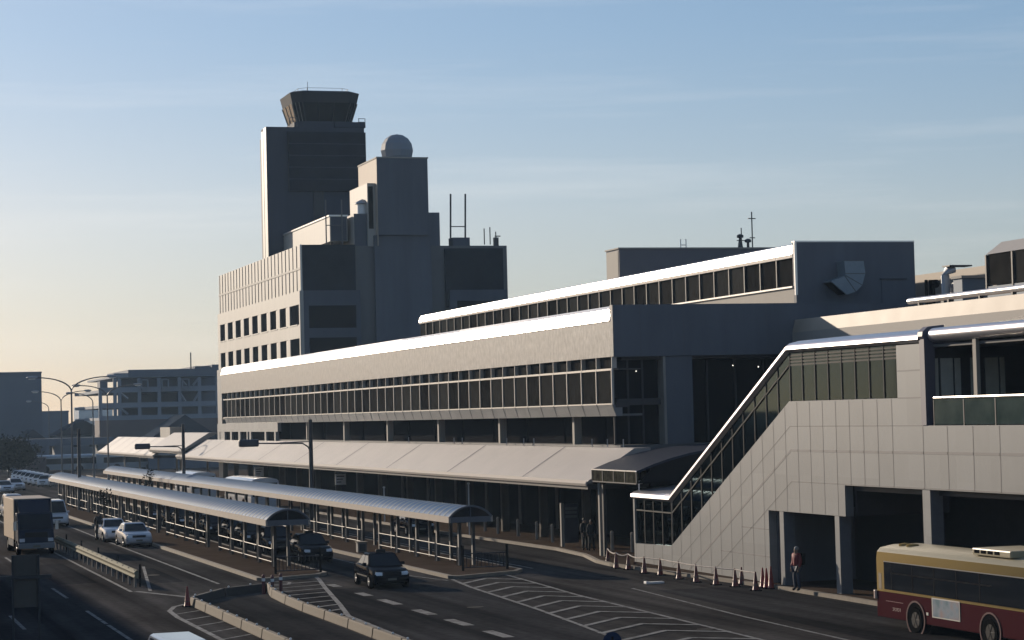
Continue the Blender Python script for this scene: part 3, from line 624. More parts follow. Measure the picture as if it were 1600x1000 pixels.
MB().loft([octo(3.87, 3.82, 1.04, hS), octo(4.15, 4.06, 1.09, zc2)]).build('cab_fascia', mat('cab_fascia', (0.040, 0.042, 0.047), 0.7, spec=0.05), CT)
MB().loft([octo(4.06, 3.96, 1.04, zc2), octo(3.75, 3.64, 1.04, zc2+0.18)]).build('cab_roof', CTP, CT)
b_ = octo(3.30, 3.25, 0.93, zc1); t_ = octo(3.92, 3.87, 1.04, hS); mb = MB()
for i in range(8):
    j = (i+1) % 8
    for k in range(3):
        f_ = k/3; mb = MB(); dm = CONC if i in (6, 7) else DARKM; mb.tube([Vector(b_[i]).lerp(Vector(b_[j]), f_), Vector(t_[i]).lerp(Vector(t_[j]), f_)], 0.07 if k == 0 else 0.045, 5).build('cab_mullion', dm, CT)  # pale on the sunlit left facets, dark on the rest: light painted in
mb = MB()
for zz, hw in ((zc2+0.6, 3.0),): 
    ring = octo(hw, hw, 0.9, zz); mb.tube([*ring, ring[0]], 0.022, 5)
    for p in ring: mb.tube([p, (p[0], p[1], zc2+0.15)], 0.03, 5)
mb.tube([(cx-1.6, cyy-1, zc2), (cx-1.6, cyy-1, zc2+1.6)], 0.03, 5)
mb.build('roof_rail', POLEG, CT)
mb = MB()
for x0_, x1_ in ((cx-4.5, cx-3.6), (cx+3.8, cx+4.55)):
    for zz in (zc1+0.35, zc1-0.05): mb.tube([(x0_, cyy-3.7, zz), (x1_, cyy-3.7, zz)], 0.04, 5)
    for x in (x0_, x1_): mb.tube([(x, cyy-4.0, zc1-0.7), (x, cyy-4.0, zc1+0.35)], 0.04, 5)
mb.build('balcony_rail', POLEG, CT)
mb = MB()
for k in range(4):
    x = cx+1.2+0.35*k; mb.box(x, x+0.2, cyy-2.2, cyy-1.9, zc1+0.9, zc1+1.5-0.08*k)
mb.build('cab_equipment', CONC, CT)

# ------------------------------------------------------------------ covered footbridge with stair
BRX = 38.3
FB = thing('covered_footbridge', 'pale panelled footbridge with a glazed covered stair descending to the pavement', 'footbridge', (BRX, 73, 0))
A = (98.45, 1.17); Bp = (84.68, 7.76)     # sloping sill
wall = [(103.45, 0.16), (103.45, 1.05), A, Bp, (75.0, 7.75), (75.0, 9.70), (73.1, 9.70), (73.1, 6.73), (52, 6.73), (52, 4.42), (79.7, 4.42), (79.7, 3.21), (87.1, 3.21), (87.1, 0.16)]
MB().prX(wall, BRX, BRX+0.35).build('wall_cladding', CLAD, FB)
sl_ = (Bp[1]-A[1])/(A[0]-Bp[0])
def slopez(zr, y): return zr - sl_*(y-84.66) if y > 84.66 else zr
mb = MB(); s0, s1_ = BRX-0.006, BRX
def seam(p, q, w=0.024):
    d = Vector((q[0]-p[0], q[1]-p[1])).normalized(); n_ = Vector((-d.y, d.x))*w
    mb.add([(s0, p[0]+n_.x, p[1]+n_.y), (s0, p[0]-n_.x, p[1]-n_.y), (s0, q[0]-n_.x, q[1]-n_.y), (s0, q[0]+n_.x, q[1]+n_.y)], [(0, 1, 2, 3)])
ys = [73.1+1.205*k for k in range(0, 26)]
for y in ys:
    if y > 103.3: break
    top = 7.73 if y < 84.68 else (7.76-sl_*(y-84.68) if y < A[0] else 1.08)
    bot = 4.44 if y < 79.7 else (3.23 if y < 87.1 else 0.2)
    if y > 75.2 or y < 73.2: seam((y, bot), (y, min(top, 6.7) if y < 73.2 else top))
for k in range(1, 12): seam((73.1-1.83*k, 4.44), (73.1-1.83*k, 6.71))
for zr, w in ((6.73, 0.018), (5.74, 0.05), (4.46, 0.018)):
    yl = 52 if zr < 6 else 73.15
    seam((yl, zr), (84.66, zr), w)
    ye = min(103.3, 84.66+(zr-0.18)/sl_); seam((84.66, zr), (ye, slopez(zr, ye)), w)
seam((87.1, 1.25), (92.4, 1.25)); seam((87.1, 2.4), (90.0, 2.4)); seam((73.12, 8.75), (75, 8.75)); seam((73.12, 7.75), (75, 7.75))
mb.build('panel_seam', SEAM, FB)
# windows : stair, landing, gallery
MULLD = mat('bridge_mullion', (0.10, 0.094, 0.085), 0.7, spec=0.08)
def bay(y0, y1, zb0, zb1, zt0, zt1, louvre=True):
    x = BRX+0.10
    g_ = MB().prX([(y0+0.03, zb0), (y1-0.03, zb1), (y1-0.03, zt1), (y0+0.03, zt0)], x, x+0.02).build('window', GGLASS, FB)
    m_ = MB()
    m_.box(BRX+0.06, BRX+0.125, y0-0.025, y0+0.025, min(zb0, zb1) if abs(zb0-zb1) < .05 else zb0-0.02, zt0)
    if louvre:
        for k in range(4):
            h_ = 0.13*k
            m_.prX([(y0+0.03, zt0-0.05-h_), (y1-0.03, zt1-0.05-h_), (y1-0.03, zt1-0.12-h_), (y0+0.03, zt0-0.12-h_)], BRX+0.075, BRX+0.098)
    else:
        m_.prX([(y0+0.03, zt0-0.50), (y1-0.03, zt1-0.50), (y1-0.03, zt1-0.56), (y0+0.03, zt0-0.56)], BRX+0.05, BRX+0.098)
    m_.build('frame', MULLD, g_)
for k in range(8): bay(75.0+1.21*k, 75.0+1.21*(k+1), 7.77, 7.77, 9.72, 9.72)
nb = 11; dy = (A[0]-84.68)/nb
up_ = lambda y: 9.78-(9.78-3.22)/(98.45-84.68)*(y-84.68)
lo_ = lambda y: 7.78-sl_*(y-84.68)
for k in range(nb):
    y0 = 84.68+dy*k; bay(y0, y0+dy, lo_(y0), lo_(y0+dy), up_(y0), up_(y0+dy), False)
for k in range(4): bay(98.5+1.2*k, 98.5+1.2*(k+1), 1.12, 1.12, 3.22, 3.22, False)
MB().box(BRX+0.01, BRX+0.3, 103.3, 103.5, 1.05, 3.25).build('corner_post', CLAD, FB)
# roofs: rounded edge profile swept along the stair
def roofring(y, z, lo=0.0):
    P = [(BRX+0.30, z-0.06), (BRX+0.02, z), (BRX-0.08, z+0.10), (BRX-0.06, z+0.24), (BRX+0.10, z+0.36), (BRX+0.55, z+0.46), (BRX+2.2, z+0.60), (BRX+4.0, z+0.52), (BRX+4.4, z+0.3), (BRX+4.4, z-0.06)]
    return [(x, y, zz) for x, zz in P]
SIL = mat('silver_roof', (0.58, 0.56, 0.58), 0.30, metal=0.8, var=0.05, vscale=0.6)
MB().loft([roofring(103.6, 3.22), roofring(98.5, 3.22)]).build('landing_roof', SIL, FB, smooth=45)
MB().loft([roofring(98.48, 3.22), roofring(84.72, 9.78)]).build('stair_roof', SIL, FB, smooth=45)
MB().loft([roofring(84.7, 9.78), roofring(73.15, 9.76)]).build('gallery_roof', SIL, FB, smooth=45)
def ring2(y, s=0.0):
    P = [(0.5, -0.08), (0.24, -0.06)] + [(0.24-0.26*math.cos(R(a)), 0.20+0.26*math.sin(R(a))) for a in range(-70, 91, 20)] + [(0.7, 0.47), (2.4, 0.46), (4.2, 0.42), (4.4, -0.05)]
    return [(BRX+0.05+x, y, 9.78+z) for x, z in P]
MB().loft([ring2(72.55), ring2(52)]).build('balcony_roof', SIL, FB, smooth=45)
MB().prX([(72.2, 10.2), (71, 10.35), (66, 10.62), (60, 10.75), (52, 10.75), (52, 10.1), (72.2, 10.1)], BRX+1.7, BRX+3.8).build('roof_crown', DARKM, FB)
# portal plate at the end of the enclosed part
PU = mat('portal_purple', (0.105, 0.10, 0.135), 0.5)
pp = [(BRX-0.03, 6.74), (BRX-0.03, 9.85), (BRX-0.10, 9.95), (BRX-0.07, 10.12), (BRX+0.15, 10.30), (BRX+0.8, 10.36), (BRX+0.8, 9.6), (BRX+0.40, 9.5), (BRX+0.36, 6.74)]
MB().prY(pp, 72.75, 73.12).build('portal_frame', PU, FB)
MB().box(BRX+0.36, BRX+4.2, 72.9, 73.1, 6.74, 9.7).build('portal_wall', DARKM, FB)
# interior: floor, back wall, stair flight, lamps
MB().box(BRX+0.36, BRX+4.3, 52, 84.6, 6.45, 6.72).build('deck', CONCD, FB)
mb = MB(); n_ = 38
for k in range(n_):
    y0 = 98.4-(98.4-84.7)*k/n_; z1 = 0.2+(6.7-0.2)*(k+1)/n_
    mb.box(BRX+0.36, BRX+4.2, y0-(13.7/n_), y0, max(0.16, z1-0.5), z1)
mb.build('stair_flight', CONCD, FB)
BW = mat('inner_wall', (0.030, 0.038, 0.035), 0.8, var=0.1, spec=0.0)
MB().prX([(103.4, 0.16), (103.4, 1.3), (98.4, 1.3), (84.7, 7.9), (73.1, 7.9), (73.1, 4.4), (79.7, 4.4), (79.7, 3.2), (87.1, 3.2), (87.1, 0.16)], BRX+4.21, BRX+4.4).build('rear_wall', BW, FB)
mb = MB()
for y in np.arange(73.2, 103, 1.2):
    zb_ = 7.9 if y < 84.7 else (max(1.3, 7.9-sl_*(y-84.7))); zt_ = 9.7 if y < 84.7 else max(3.2, up_(y))
    mb.box(BRX+4.25, BRX+4.35, y-0.05, y+0.05, zb_, zt_)
mb.build('rear_mullion', BW, FB)
LAMP = mat('lamp_tube', (0.9, 0.9, 0.95), 0.4, emit=((0.9, 0.92, 1.0), 45.0))
for px, py, x in ((1092, 749, BRX+1.3), (1113, 752, BRX+1.3), (1085, 766, BRX+1.3), (1106, 768, BRX+1.3)):
    p = onX(px, py, x); MB().box(x-0.05, x+0.05, p.y-0.62, p.y+0.62, p.z-0.035, p.z+0.035).build('lamp_tube', LAMP, FB)
for k, (px, py) in enumerate(((1272, 575), (1384, 573))):
    p = onX(px, py, BRX+2.6); MB().box(BRX+2.5, BRX+2.7, p.y-0.75, p.y+0.75, p.z-0.02, p.z+0.02).build('lamp_tube', mat('lamp_dim', (0.8, 0.85, 0.8), 0.4, emit=((0.8, 0.9, 0.8), 0.55)), FB)
# balcony: glass balustrade, back wall with panes, post
BALG = mat('balustrade_green', (0.040, 0.062, 0.056), 0.15, var=0.25, vscale=0.9, spec=0.3)
y0 = 72.4
for k in range(9): MB().box(BRX+0.1, BRX+0.125, y0-2.2*(k+1)+0.05, y0-2.2*k-0.05, 6.76, 7.66).build('balustrade_glass', BALG, FB)
mb = MB()
for k in range(10): mb.box(BRX+0.09, BRX+0.16, y0-2.2*k-0.03, y0-2.2*k+0.03, 6.73, 7.66)
mb.build('balustrade_post', DARKM, FB)
MB().tube([(BRX+0.11, 52, 7.72), (BRX+0.11, 72.35, 7.72)], 0.055, 8).build('handrail', TRIM, FB)
MB().box(BRX+4.25, BRX+4.4, 52, 72.9, 6.73, 9.9).build('balcony_back_wall', DARKM, FB)
for a_, b_ in ((1450, 1466), (1470, 1489), (1492, 1501), (1517, 1523), (1540, 1560), (1563, 1570)):
    q0 = onY(a_, 590, 72.88); q1 = onY(b_, 590, 72.88); MB().box(q0.x, q1.x, 72.86, 72.895, 6.9, 9.15).build('balcony_pane', mat('pane_grey', (0.50, 0.50, 0.45), 0.6, var=0.1), FB)
p = onX(1526, 600, BRX+0.25); MB().box(BRX+0.20, BRX+0.34, p.y-0.12, p.y+0.12, 6.73, 9.75).build('balcony_post', CONC, FB)
MB().box(BRX+0.35, BRX+4.2, 52, 72.85, 9.55, 9.65).build('balcony_ceiling', CONCD, FB)
# columns and underside
COLB = mat('column_shade_blue', (0.15, 0.155, 0.17), 0.65, var=0.08, spec=0.1)
def column(px, y, z0, z1, w=0.42):
    c_ = MB().box(BRX+0.02, BRX+0.5, y-w, y, z0, z1, 0).build('column', COLB, FB); MB().box(BRX+0.0, BRX+0.018, y-w+0.01, y-0.01, z0, z1).build('column_lit_edge', CLAD, c_)  # pale skin for the sunlit face, bluish shade in the column colour
column(0, 86.0, 0.16, 3.2); column(0, 80.7, 0.16, 3.2); column(0, 73.3, 0.16, 4.4, 0.6)
MB().box(BRX+0.36, BRX+4.4, 52, 79.6, 4.2, 4.42).build('soffit', DARKM, FB)
MB().box(BRX+3.9, BRX+4.3, 79.75, 87, 0.16, 3.2).build('undercroft_wall', DARKM, FB)
MB().box(BRX+0.36, BRX+4.3, 87.0, 87.12, 0.16, 3.2).build('stair_end_wall', BLUEG, FB)
MB().box(BRX+0.4, BRX+4.4, 79.5, 79.69, 3.22, 4.2).build('soffit_step', DARKM, FB)
MB().box(BRX+5.5, BRX+6.0, 40, 88, 0.16, 4.2).build('undercroft_rear_wall', mat('undercroft', (0.05, 0.05, 0.05), 0.8, var=0.2), FB)
# lamp tube under the undercroft roof omitted; street sign bracket
t = thing('cctv_camera', 'small white camera on the stair landing roof corner', 'camera', (BRX+0.3, 103.4, 3.6))
MB().tube([(BRX+0.3, 103.4, 3.6), (BRX+0.3, 103.4, 3.95)], 0.04, 6).build('stalk', TRIM, t); MB().box(BRX+0.2, BRX+0.42, 103.2, 103.55, 3.95, 4.12).build('housing', WHITEP, t)

# ------------------------------------------------------------------ entrance canopies
GUTL = mat('gutter_pale', (0.50, 0.45, 0.40), 0.8, spec=0.1)
def canopy(name, label, x0, x1, y0, y1, z0, z1, seams, posts):
    c_ = thing(name, label, 'canopy', (x0, y0, z0), 'entrance canopies')
    MB().prY([(x0, z0), (x0+0.05, z0+0.12), (x1, z1), (x1+0.9, z1), (x1+0.9, z1-0.12), (x0+0.3, z0-0.02)], y0, y1).build('roof', ROOFM, c_)
    MB().prY([(x0-0.10, z0-0.02), (x0-0.02, z0+0.14), (x0-0.004, z0+0.14), (x0-0.004, z0-0.14), (x0-0.06, z0-0.14)], y0, y1).build('gutter', GUTL, c_)
    MB().box(x0+0.05, x1+0.8, y0+0.05, y1-0.05, z0-0.32, z0-0.06).build('soffit', DARKM, c_)
    m_ = MB()
    for y in seams:
        d = Vector((x1-x0-0.05, z1-z0-0.12)).normalized(); n2 = Vector((-d.y, d.x))*0.015
        m_.add([(x0+0.05+n2.x, y-0.11, z0+0.12+n2.y), (x0+0.05+n2.x, y+0.11, z0+0.12+n2.y), (x1+n2.x, y+0.11, z1+n2.y), (x1+n2.x, y-0.11, z1+n2.y)], [(0, 1, 2, 3)])
    if seams: m_.build('roof_seam', SEAM, c_)
    for y in posts: MB().box(x0+3.2, x0+3.4, y-0.1, y+0.1, 0.16, z0-0.3).build('post', CONC, c_)
    return c_
c1 = canopy('entrance_canopy', 'long pale sloping canopy along the front of the terminal', 38.0, 40.65, 109.4, 247.0, 3.86, 5.60, [120.6+15.75*k for k in range(8)], [])
mb = MB()
for y in [112, 114.5, 117, 127.5, 129.5, 133, 143, 145, 157]: mb.tube([(41.0, y, 5.6), (41.0, y, 6.05)], 0.03, 5)
mb.build('snow_guard', TRIM, c1)
c2 = canopy('entrance_canopy', 'shorter pale canopy farther down the road with a roof box', 38.0, 40.8, 264.5, 318, 3.72, 5.75, [272, 280, 288, 296, 304, 312], [268, 283, 300, 315])
MB().box(41.0, 42.5, 271, 279, 5.7, 7.0).build('roof_box', CONC, c2)
c3 = canopy('entrance_canopy', 'raised tilted canopy bay between the two long canopies', 38.0, 41.0, 243.0, 268.0, 4.45, 6.35, [], [246, 265])
# vaulted canopy
V = thing('vaulted_canopy', 'dark vaulted canopy curving from the stair to the terminal front', 'canopy', (38.3, 106, 0))
VX = 38.3; ys0, ys1 = 102.75, 109.3
arc = []
for k in range(9):
    f_ = k/8; x = VX+7.2*f_; z = 4.60+(5.72-4.60)*(1-(1-f_)**2.6); arc.append((x, z))
prf = arc + [(x, z-0.12) for x, z in arc[::-1]]
MB().prY(prf, ys0, ys1).build('roof', mat('navy_sheet', (0.020, 0.026, 0.042), 0.5, spec=0.06, var=0.1), V, smooth=30)
MB().box(VX-0.05, VX+0.06, ys0, ys1, 3.98, 4.59).build('glass_fascia', mat('fascia_glass', (0.05, 0.047, 0.036), 0.6, var=0.8, vscale=2.0, spec=0.0), V)
MB().box(VX-0.09, VX-0.052, ys0, ys1, 4.55, 4.61).build('fascia_edge', TRIM, V)  # bright strip stands in for the row of highlights along the edge
mb = MB(); mb.box(VX-0.08, VX-0.051, ys0, ys1, 3.94, 4.0)
for k in range(5): mb.box(VX-0.075, VX-0.051, ys0+(ys1-ys0)*k/4-0.04, ys0+(ys1-ys0)*k/4+0.04, 4.0, 4.55)
mb.build('fascia_frame', STEELD, V)
MB().prY([(VX+0.06, 3.98)] + [(x, z-0.13) for x, z in arc[1:]] + [(45.4, 3.98)], ys0+0.05, ys0+0.15).build('side_panel', BLACK, V)
for i, y in enumerate((108.8, 108.2)): MB().box(38.40, 38.40+0.16, y-0.1, y+0.1, 0.16, 3.97).build('post', CONC if i == 0 else STEELD, V)
for y in (103.6, 108.4): MB().box(44.5, 44.7, y-0.1, y+0.1, 0.16, 4.1).build('post', STEELD, V)

# ------------------------------------------------------------------ arched bus and taxi shelters
def shelter(name, label, x0, x1, y0, y1, ypil, gz=2.30):
    s = thing(name, label, 'shelter', (x0, y0, 0.15), 'arched walkway shelters')
    n_ = 12; cxx = (x0+x1)/2; w = (x1-x0)/2-0.06; rise = 0.52
    Rr = (w*w+rise*rise)/(2*rise); th0 = math.asin(w/Rr)
    def arc(y, dz=0.0, dw=0.0): return [(cxx+(Rr+dz)*math.sin(-th0+2*th0*k/n_), y, gz+0.26+(Rr+dz)*math.cos(-th0+2*th0*k/n_)-(Rr-rise)) for k in range(n_+1)]
    MB().loft([arc(y0+0.05), arc(y1-0.05)], closed=False).build('roof_sheet', POLYC, s, smooth=60)
    m_ = MB(); y = y0+0.1
    while y < y1-0.1:
        a_ = arc(y, 0.02); b_ = arc(y+0.30, 0.02); m_.loft([a_, b_], closed=False); y += 0.98
    m_.build('roof_rib', RIBM, s, smooth=60)
    for xx, sg in ((x0, 1), (x1, -1)): MB().box(xx, xx+sg*0.10, y0, y1, gz, gz+0.30).build('gutter', GUTTER, s)
    MB().box(x0+0.105, x1-0.105, y0, y0+0.12, gz, gz+0.27).build('end_beam', BLUEG, s)
    m_ = MB()
    a_ = arc(y0+0.02); m_.tube(a_, 0.06, 6).tube([(cxx, y0+0.06, gz+0.27), (cxx, y0+0.06, gz+0.26+rise)], 0.03, 5); m_.build('end_arch', BLUEG, s)
    MB().add([p for p in arc(y0+0.10)], [tuple(range(n_+1))]).build('end_glazing', CARGL, s)
    pl = None
    for y in ypil:
        for xx in (x0+0.85, x0+1.55):
            if pl is None:
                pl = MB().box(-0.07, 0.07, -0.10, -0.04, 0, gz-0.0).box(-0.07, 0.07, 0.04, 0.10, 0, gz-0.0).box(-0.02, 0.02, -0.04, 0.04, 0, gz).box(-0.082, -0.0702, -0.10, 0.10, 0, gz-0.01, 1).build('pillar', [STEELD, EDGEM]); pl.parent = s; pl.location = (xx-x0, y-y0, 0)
            else:
                q_ = pl.copy(); COL.objects.link(q_); q_.parent = s; q_.location = (xx-x0, y-y0, 0)
    m_ = MB()
    for y in ypil: m_.box(x0+0.9, x1-0.12, y-0.05, y+0.05, gz+0.02, gz+0.14).box(x0+0.1, x0+0.9, y-0.05, y+0.05, gz+0.02, gz+0.14)
    m_.build('cross_beam', STEELD, s)
    r_ = thing('guard_railing', 'low steel railing running between the pillars of the ' + ('nearer taxi' if x0 < 25 else 'farther bus') + ' shelter', 'railing', (x0+0.72, y0, 0.15), 'railings under the shelters')
    for i, (a_, b_) in enumerate(zip(ypil[:-1], ypil[1:])):
        if i % 5 == 4: continue
        MB().tube([(x0+0.72, a_+0.12, 0.30), (x0+0.72, a_+0.12, 1.05), (x0+0.72, b_-0.35, 1.05), (x0+0.72, b_-0.35, 0.30)], 0.028, 6).tube([(x0+0.72, a_+0.12, 0.40), (x0+0.72, b_-0.35, 0.40)], 0.024, 6).build('rail', RAILM, r_)
        MB().tube([(x0+0.72, a_+0.12, 0.156), (x0+0.72, a_+0.12, 0.30)], 0.028, 6).tube([(x0+0.72, b_-0.35, 0.156), (x0+0.72, b_-0.35, 0.30)], 0.028, 6).build('post', RAILM, r_)
    return s
shelter('arched_shelter', 'nearer ribbed arched shelter over the taxi pavement', 21.2, 23.45, 109.5, 217, [111.6+4.0*k for k in range(27)])
shelter('arched_shelter', 'farther ribbed arched shelter over the bus pavement', 29.4, 31.65, 105.3, 242, [106.4+4.07*k for k in range(34)])
def end_fence(label, x0, x1, y):
    f_ = thing('end_fence', label, 'fence', (x0, y, 0.15), 'fences at the shelter ends')
    for x in (x0, x1): MB().box(x-0.05, x+0.05, y-0.05, y+0.05, 0.156, 1.35).build('post', BLACK, f_)
    m_ = MB().tube([(x0, y, 0.95), (x1, y, 0.95)], 0.03, 6).tube([(x0, y, 0.30), (x1, y, 0.30)], 0.03, 6)
    for k in range(1, 12): m_.tube([(x0+(x1-x0)*k/12, y, 0.30), (x0+(x1-x0)*k/12, y, 0.95)], 0.018, 5)
    m_.build('bars', DARKM, f_)
end_fence('black barred fence closing the end of the taxi pavement', 21.0, 23.2, 106.2)
end_fence('black barred fence closing the end of the bus pavement', 29.3, 31.5, 102.6)
for i, (px, py) in enumerate(((412, 928), (426, 929), (439, 926))):
    p = onZ(px, py)
    b_ = thing('bollard', ['leftmost of three dark red bollards at the tip of the taxi pavement', 'middle of three dark red bollards at the tip of the taxi pavement', 'rightmost of three dark red bollards at the tip of the taxi pavement'][i], 'bollard', tuple(p), 'bollards by the taxi pavement')
    MB().lathe(p, [(0.09, 0), (0.075, 0.05), (0.075, 0.78), (0.05, 0.84), (0.0, 0.85)], 10).build('post', mat('dark_red', (0.10, 0.02, 0.025), 0.5), b_)
    MB().lathe(p, [(0.079, 0.55), (0.079, 0.68)], 10, cap=False).build('reflector', WHITEP, b_)
# utility box, timetable board, bus stop poles
t = thing('utility_box', 'squat grey utility box on the bus pavement kerb', 'box', (28.5, 120.5, 0.156))
MB().box(28.35, 28.85, 120.1, 120.6, 0.156, 0.70).build('cabinet', CONCD, t, bevel=0.02); MB().box(28.42, 28.78, 120.09, 120.099, 0.22, 0.62).build('door', DARKM, t); MB().box(28.3, 28.9, 120.05, 120.65, 0.701, 0.74).build('lid', KERB, t)
t = thing('timetable_board', 'tall dark timetable pillar with a pale edge by the terminal kerb', 'sign', (39.3, 117.6, 0.156))
MB().box(39.25, 39.42, 117.5, 117.7, 0.156, 2.55).build('post', CONC, t)
MB().box(39.43, 40.25, 117.52, 117.68, 0.35, 2.5).build('board', mat('board_blue', (0.025, 0.03, 0.05), 0.3), t)
mb = MB()
for k in range(3): mb.box(39.50, 40.18, 117.512, 117.519, 1.75-0.02+0.22*k, 1.75+0.12+0.22*k)
mb.build('timetable_sheet', mat('sheet_grey', (0.10, 0.11, 0.12), 0.5), t)
for px, py0, py1, X_, lab in ((732, 862, 757, 38.6, 'thin white bus stop pole near the arched shelter end'), (600, 840, 763, 38.6, 'thin white bus stop pole behind the middle of the bus shelter')):
    p = onX(px, py1, X_); t = thing('bus_stop_pole', lab, 'pole', (X_, p.y, 0.156), 'bus stop poles')
    MB().tube([(X_, p.y, 0.156), (X_, p.y, p.z)], 0.05, 8).build('pole', WHITEP, t); MB().lathe((X_, p.y, p.z), [(0.05, 0), (0.09, 0.02), (0.09, 0.12), (0, 0.14)], 8).build('cap', WHITEP, t); MB().box(X_-0.03, X_+0.03, p.y-0.24, p.y+0.24, 1.2, 1.7).build('timetable', mat('sign_blue', (0.03, 0.07, 0.22), 0.4), t)
for px, py, lab in ((532, 749, 'white hanging sign under the middle of the long canopy'), (405, 737, 'white hanging sign under the far part of the long canopy')):
    p = onX(px, py, 39.2); t = thing('hanging_sign', lab, 'sign', tuple(p), 'hanging signs under the canopy')
    MB().box(p.x-0.42, p.x+0.42, p.y-0.06, p.y+0.06, p.z-0.42, p.z+0.42).build('sign_panel', WHITEP, t)
    mb = MB()
    for k in range(3): mb.box(p.x-0.32, p.x+0.30-0.12*k, p.y-0.066, p.y-0.061, p.z+0.2-0.22*k, p.z+0.27-0.22*k)
    mb.build('lettering', STEELD, t); MB().tube([(p.x, p.y, p.z+0.42), (p.x, p.y, 3.6)], 0.03, 5).build('hanger', STEELD, t)
# bollards and ticket posts in front of the colonnade
for i, (x, y) in enumerate(((40.2, 122.0), (40.4, 125.5), (40.5, 129.5), (40.3, 133.0), (40.6, 136.8), (41.0, 118.9), (40.4, 112.5), (40.8, 110.5))):
    o = MB().lathe((x, y, 0.156), [(0.10, 0), (0.10, 0.95), (0.07, 1.03), (0, 1.05)], 10).build('bollard', CONC)
    tag(o, 'short pale bollard standing in the shadow before the terminal doors', 'bollard', 'bollards before the terminal doors')

# ------------------------------------------------------------------ street lamps and signal poles
def street_lamp(label, x, y, arms, h=12.05, split=10.7, z0=0.0):
    s = thing('street_lamp', label, 'street lamp', (x, y, z0), 'tall curved street lamps')
    MB().lathe((x, y, z0), [(0.16, 0), (0.16, 1.4), (0.11, 1.45), (0.075, split-z0)], 10).build('pole', POLEG, s, smooth=40)
    for dx in arms:
        P = []
        for k in range(9):
            f_ = k/8; a_ = f_*math.pi/2; P.append((x+dx*(1-math.cos(a_))*0.97, y, split+(h-split)*math.sin(a_)))
        MB().tube(P, [0.07]*5+[0.055]*4, 7).build('arm', POLEG, s, smooth=60)
        sg = 1 if dx > 0 else -1; ex = x+dx*0.97
        hd = MB().loft([[(ex+sg*u, y+w_*math.cos(t_), h+0.03+hh*math.sin(t_)) for t_ in [2*math.pi*k/10 for k in range(10)]] for u, w_, hh in ((-0.1, 0.06, 0.06), (0.1, 0.16, 0.13), (0.5, 0.20, 0.16), (0.8, 0.14, 0.10), (0.9, 0.04, 0.03))]).build('lamp_head', LAMPG, s, smooth=60)
        MB().box(ex+sg*0.12, ex+sg*0.72, y-0.12, y+0.12, h-0.16, h-0.06).build('lens', mat('lamp_lens', (0.55, 0.55, 0.52), 0.2), hd)
    return s
street_lamp('tall double armed street lamp at the far end of the taxi shelter', 23.1, 213.4, (-3.3, 3.5))
street_lamp('double armed street lamp seen between the far left buildings, just left of the nearest lamp', 31.1, 300, (-3.0, 3.2))
street_lamp('single left armed street lamp farthest down the road', 40.5, 412, (-3.2,))
street_lamp('single left armed street lamp right of the nearest lamp', 37.6, 320, (-3.0,))
street_lamp('double armed street lamp standing before the multi storey car park', 32.2, 260, (-3.2, 3.2))
def signal_pole(label, x, y, h, arm=None, za=None, z0=0.156):
    s = thing('signal_pole', label, 'signal pole', (x, y, z0), 'dark signal poles')
    MB().lathe((x, y, z0), [(0.20, 0), (0.19, 2.8-z0), (0.16, 2.9-z0), (0.13, h-z0), (0, h-z0+0.02)], 10).build('pole', DARKM, s, smooth=40)
    MB().box(x-0.42, x-0.17, y-0.2, y+0.2, 2.1, 2.8).build('control_box', DARKM, s); MB().box(x+0.16, x+0.34, y-0.2, y+0.1, 2.4, 2.9).build('control_box', DARKM, s)
    if arm:
        MB().tube([(x, y, za-0.55), (x+arm*0.06, y, za-0.2), (x+arm*0.16, y, za+0.02), (x+arm, y, za+0.1)], 0.05, 7).tube([(x, y, za+0.12), (x+arm*0.6, y, za+0.10)], 0.035, 6).build('arm', POLEG, s, smooth=60)
        hb = MB().box(x+arm-1.35, x+arm, y-0.2, y+0.16, za-0.12, za+0.38).build('signal_head', mat('signal_box', (0.035, 0.035, 0.055), 0.5), s, bevel=0.12)
        for k in range(3):
            MB().lathe((x+arm-1.12+0.45*k, y+0.162, za+0.13), [(0.14, 0), (0.14, 0.10)], 12, 'Y').build('lens', mat('lens_dark', (0.05, 0.03, 0.03), 0.3), hb)
    return s
signal_pole('dark signal pole without arm beside the nearest street lamp', 21.9, 197.1, 7.2)
signal_pole('dark signal pole with horizontal light left of the terminal corner', 30.85, 196.3, 7.4, -2.9, 5.4)
signal_pole('nearest dark signal pole with horizontal light before the long canopy', 31.9, 148.3, 7.5, -3.55, 5.9)

# ------------------------------------------------------------------ road furniture
g_ = thing('guard_rail', 'weathered pale beam guard rail with dark posts between the lanes', 'guard rail', (14.0, 104, 0))
for k in range(18): 
    y = 104.0+2.05*k
    MB().box(13.96, 14.06, y-0.05, y+0.05, 0, 0.80).build('post', POLEG, g_)
prof = [(13.95, 0.42), (13.90, 0.47), (13.95, 0.55), (13.95, 0.60), (13.90, 0.68), (13.95, 0.74), (14.02, 0.80), (14.10, 0.80), (14.10, 0.42)]
MB().prY(prof, 103.6, 139.5).build('beam', mat('rail_olive', (0.20, 0.19, 0.135), 0.8, var=0.2, spec=0.05), g_)
for k in range(5):
    y = 104.1+7.9*k; o = MB().lathe((14.25, y, 0), [(0.045, 0), (0.045, 1.02), (0, 1.05)], 8).build('delineator', BLACK); tag(o, 'thin black delineator post standing behind the beam guard rail', 'post', 'delineators along the guard rail')
BLK = mat('barrier_concrete', (0.105, 0.083, 0.057), 0.85, var=0.2, vscale=1.2)
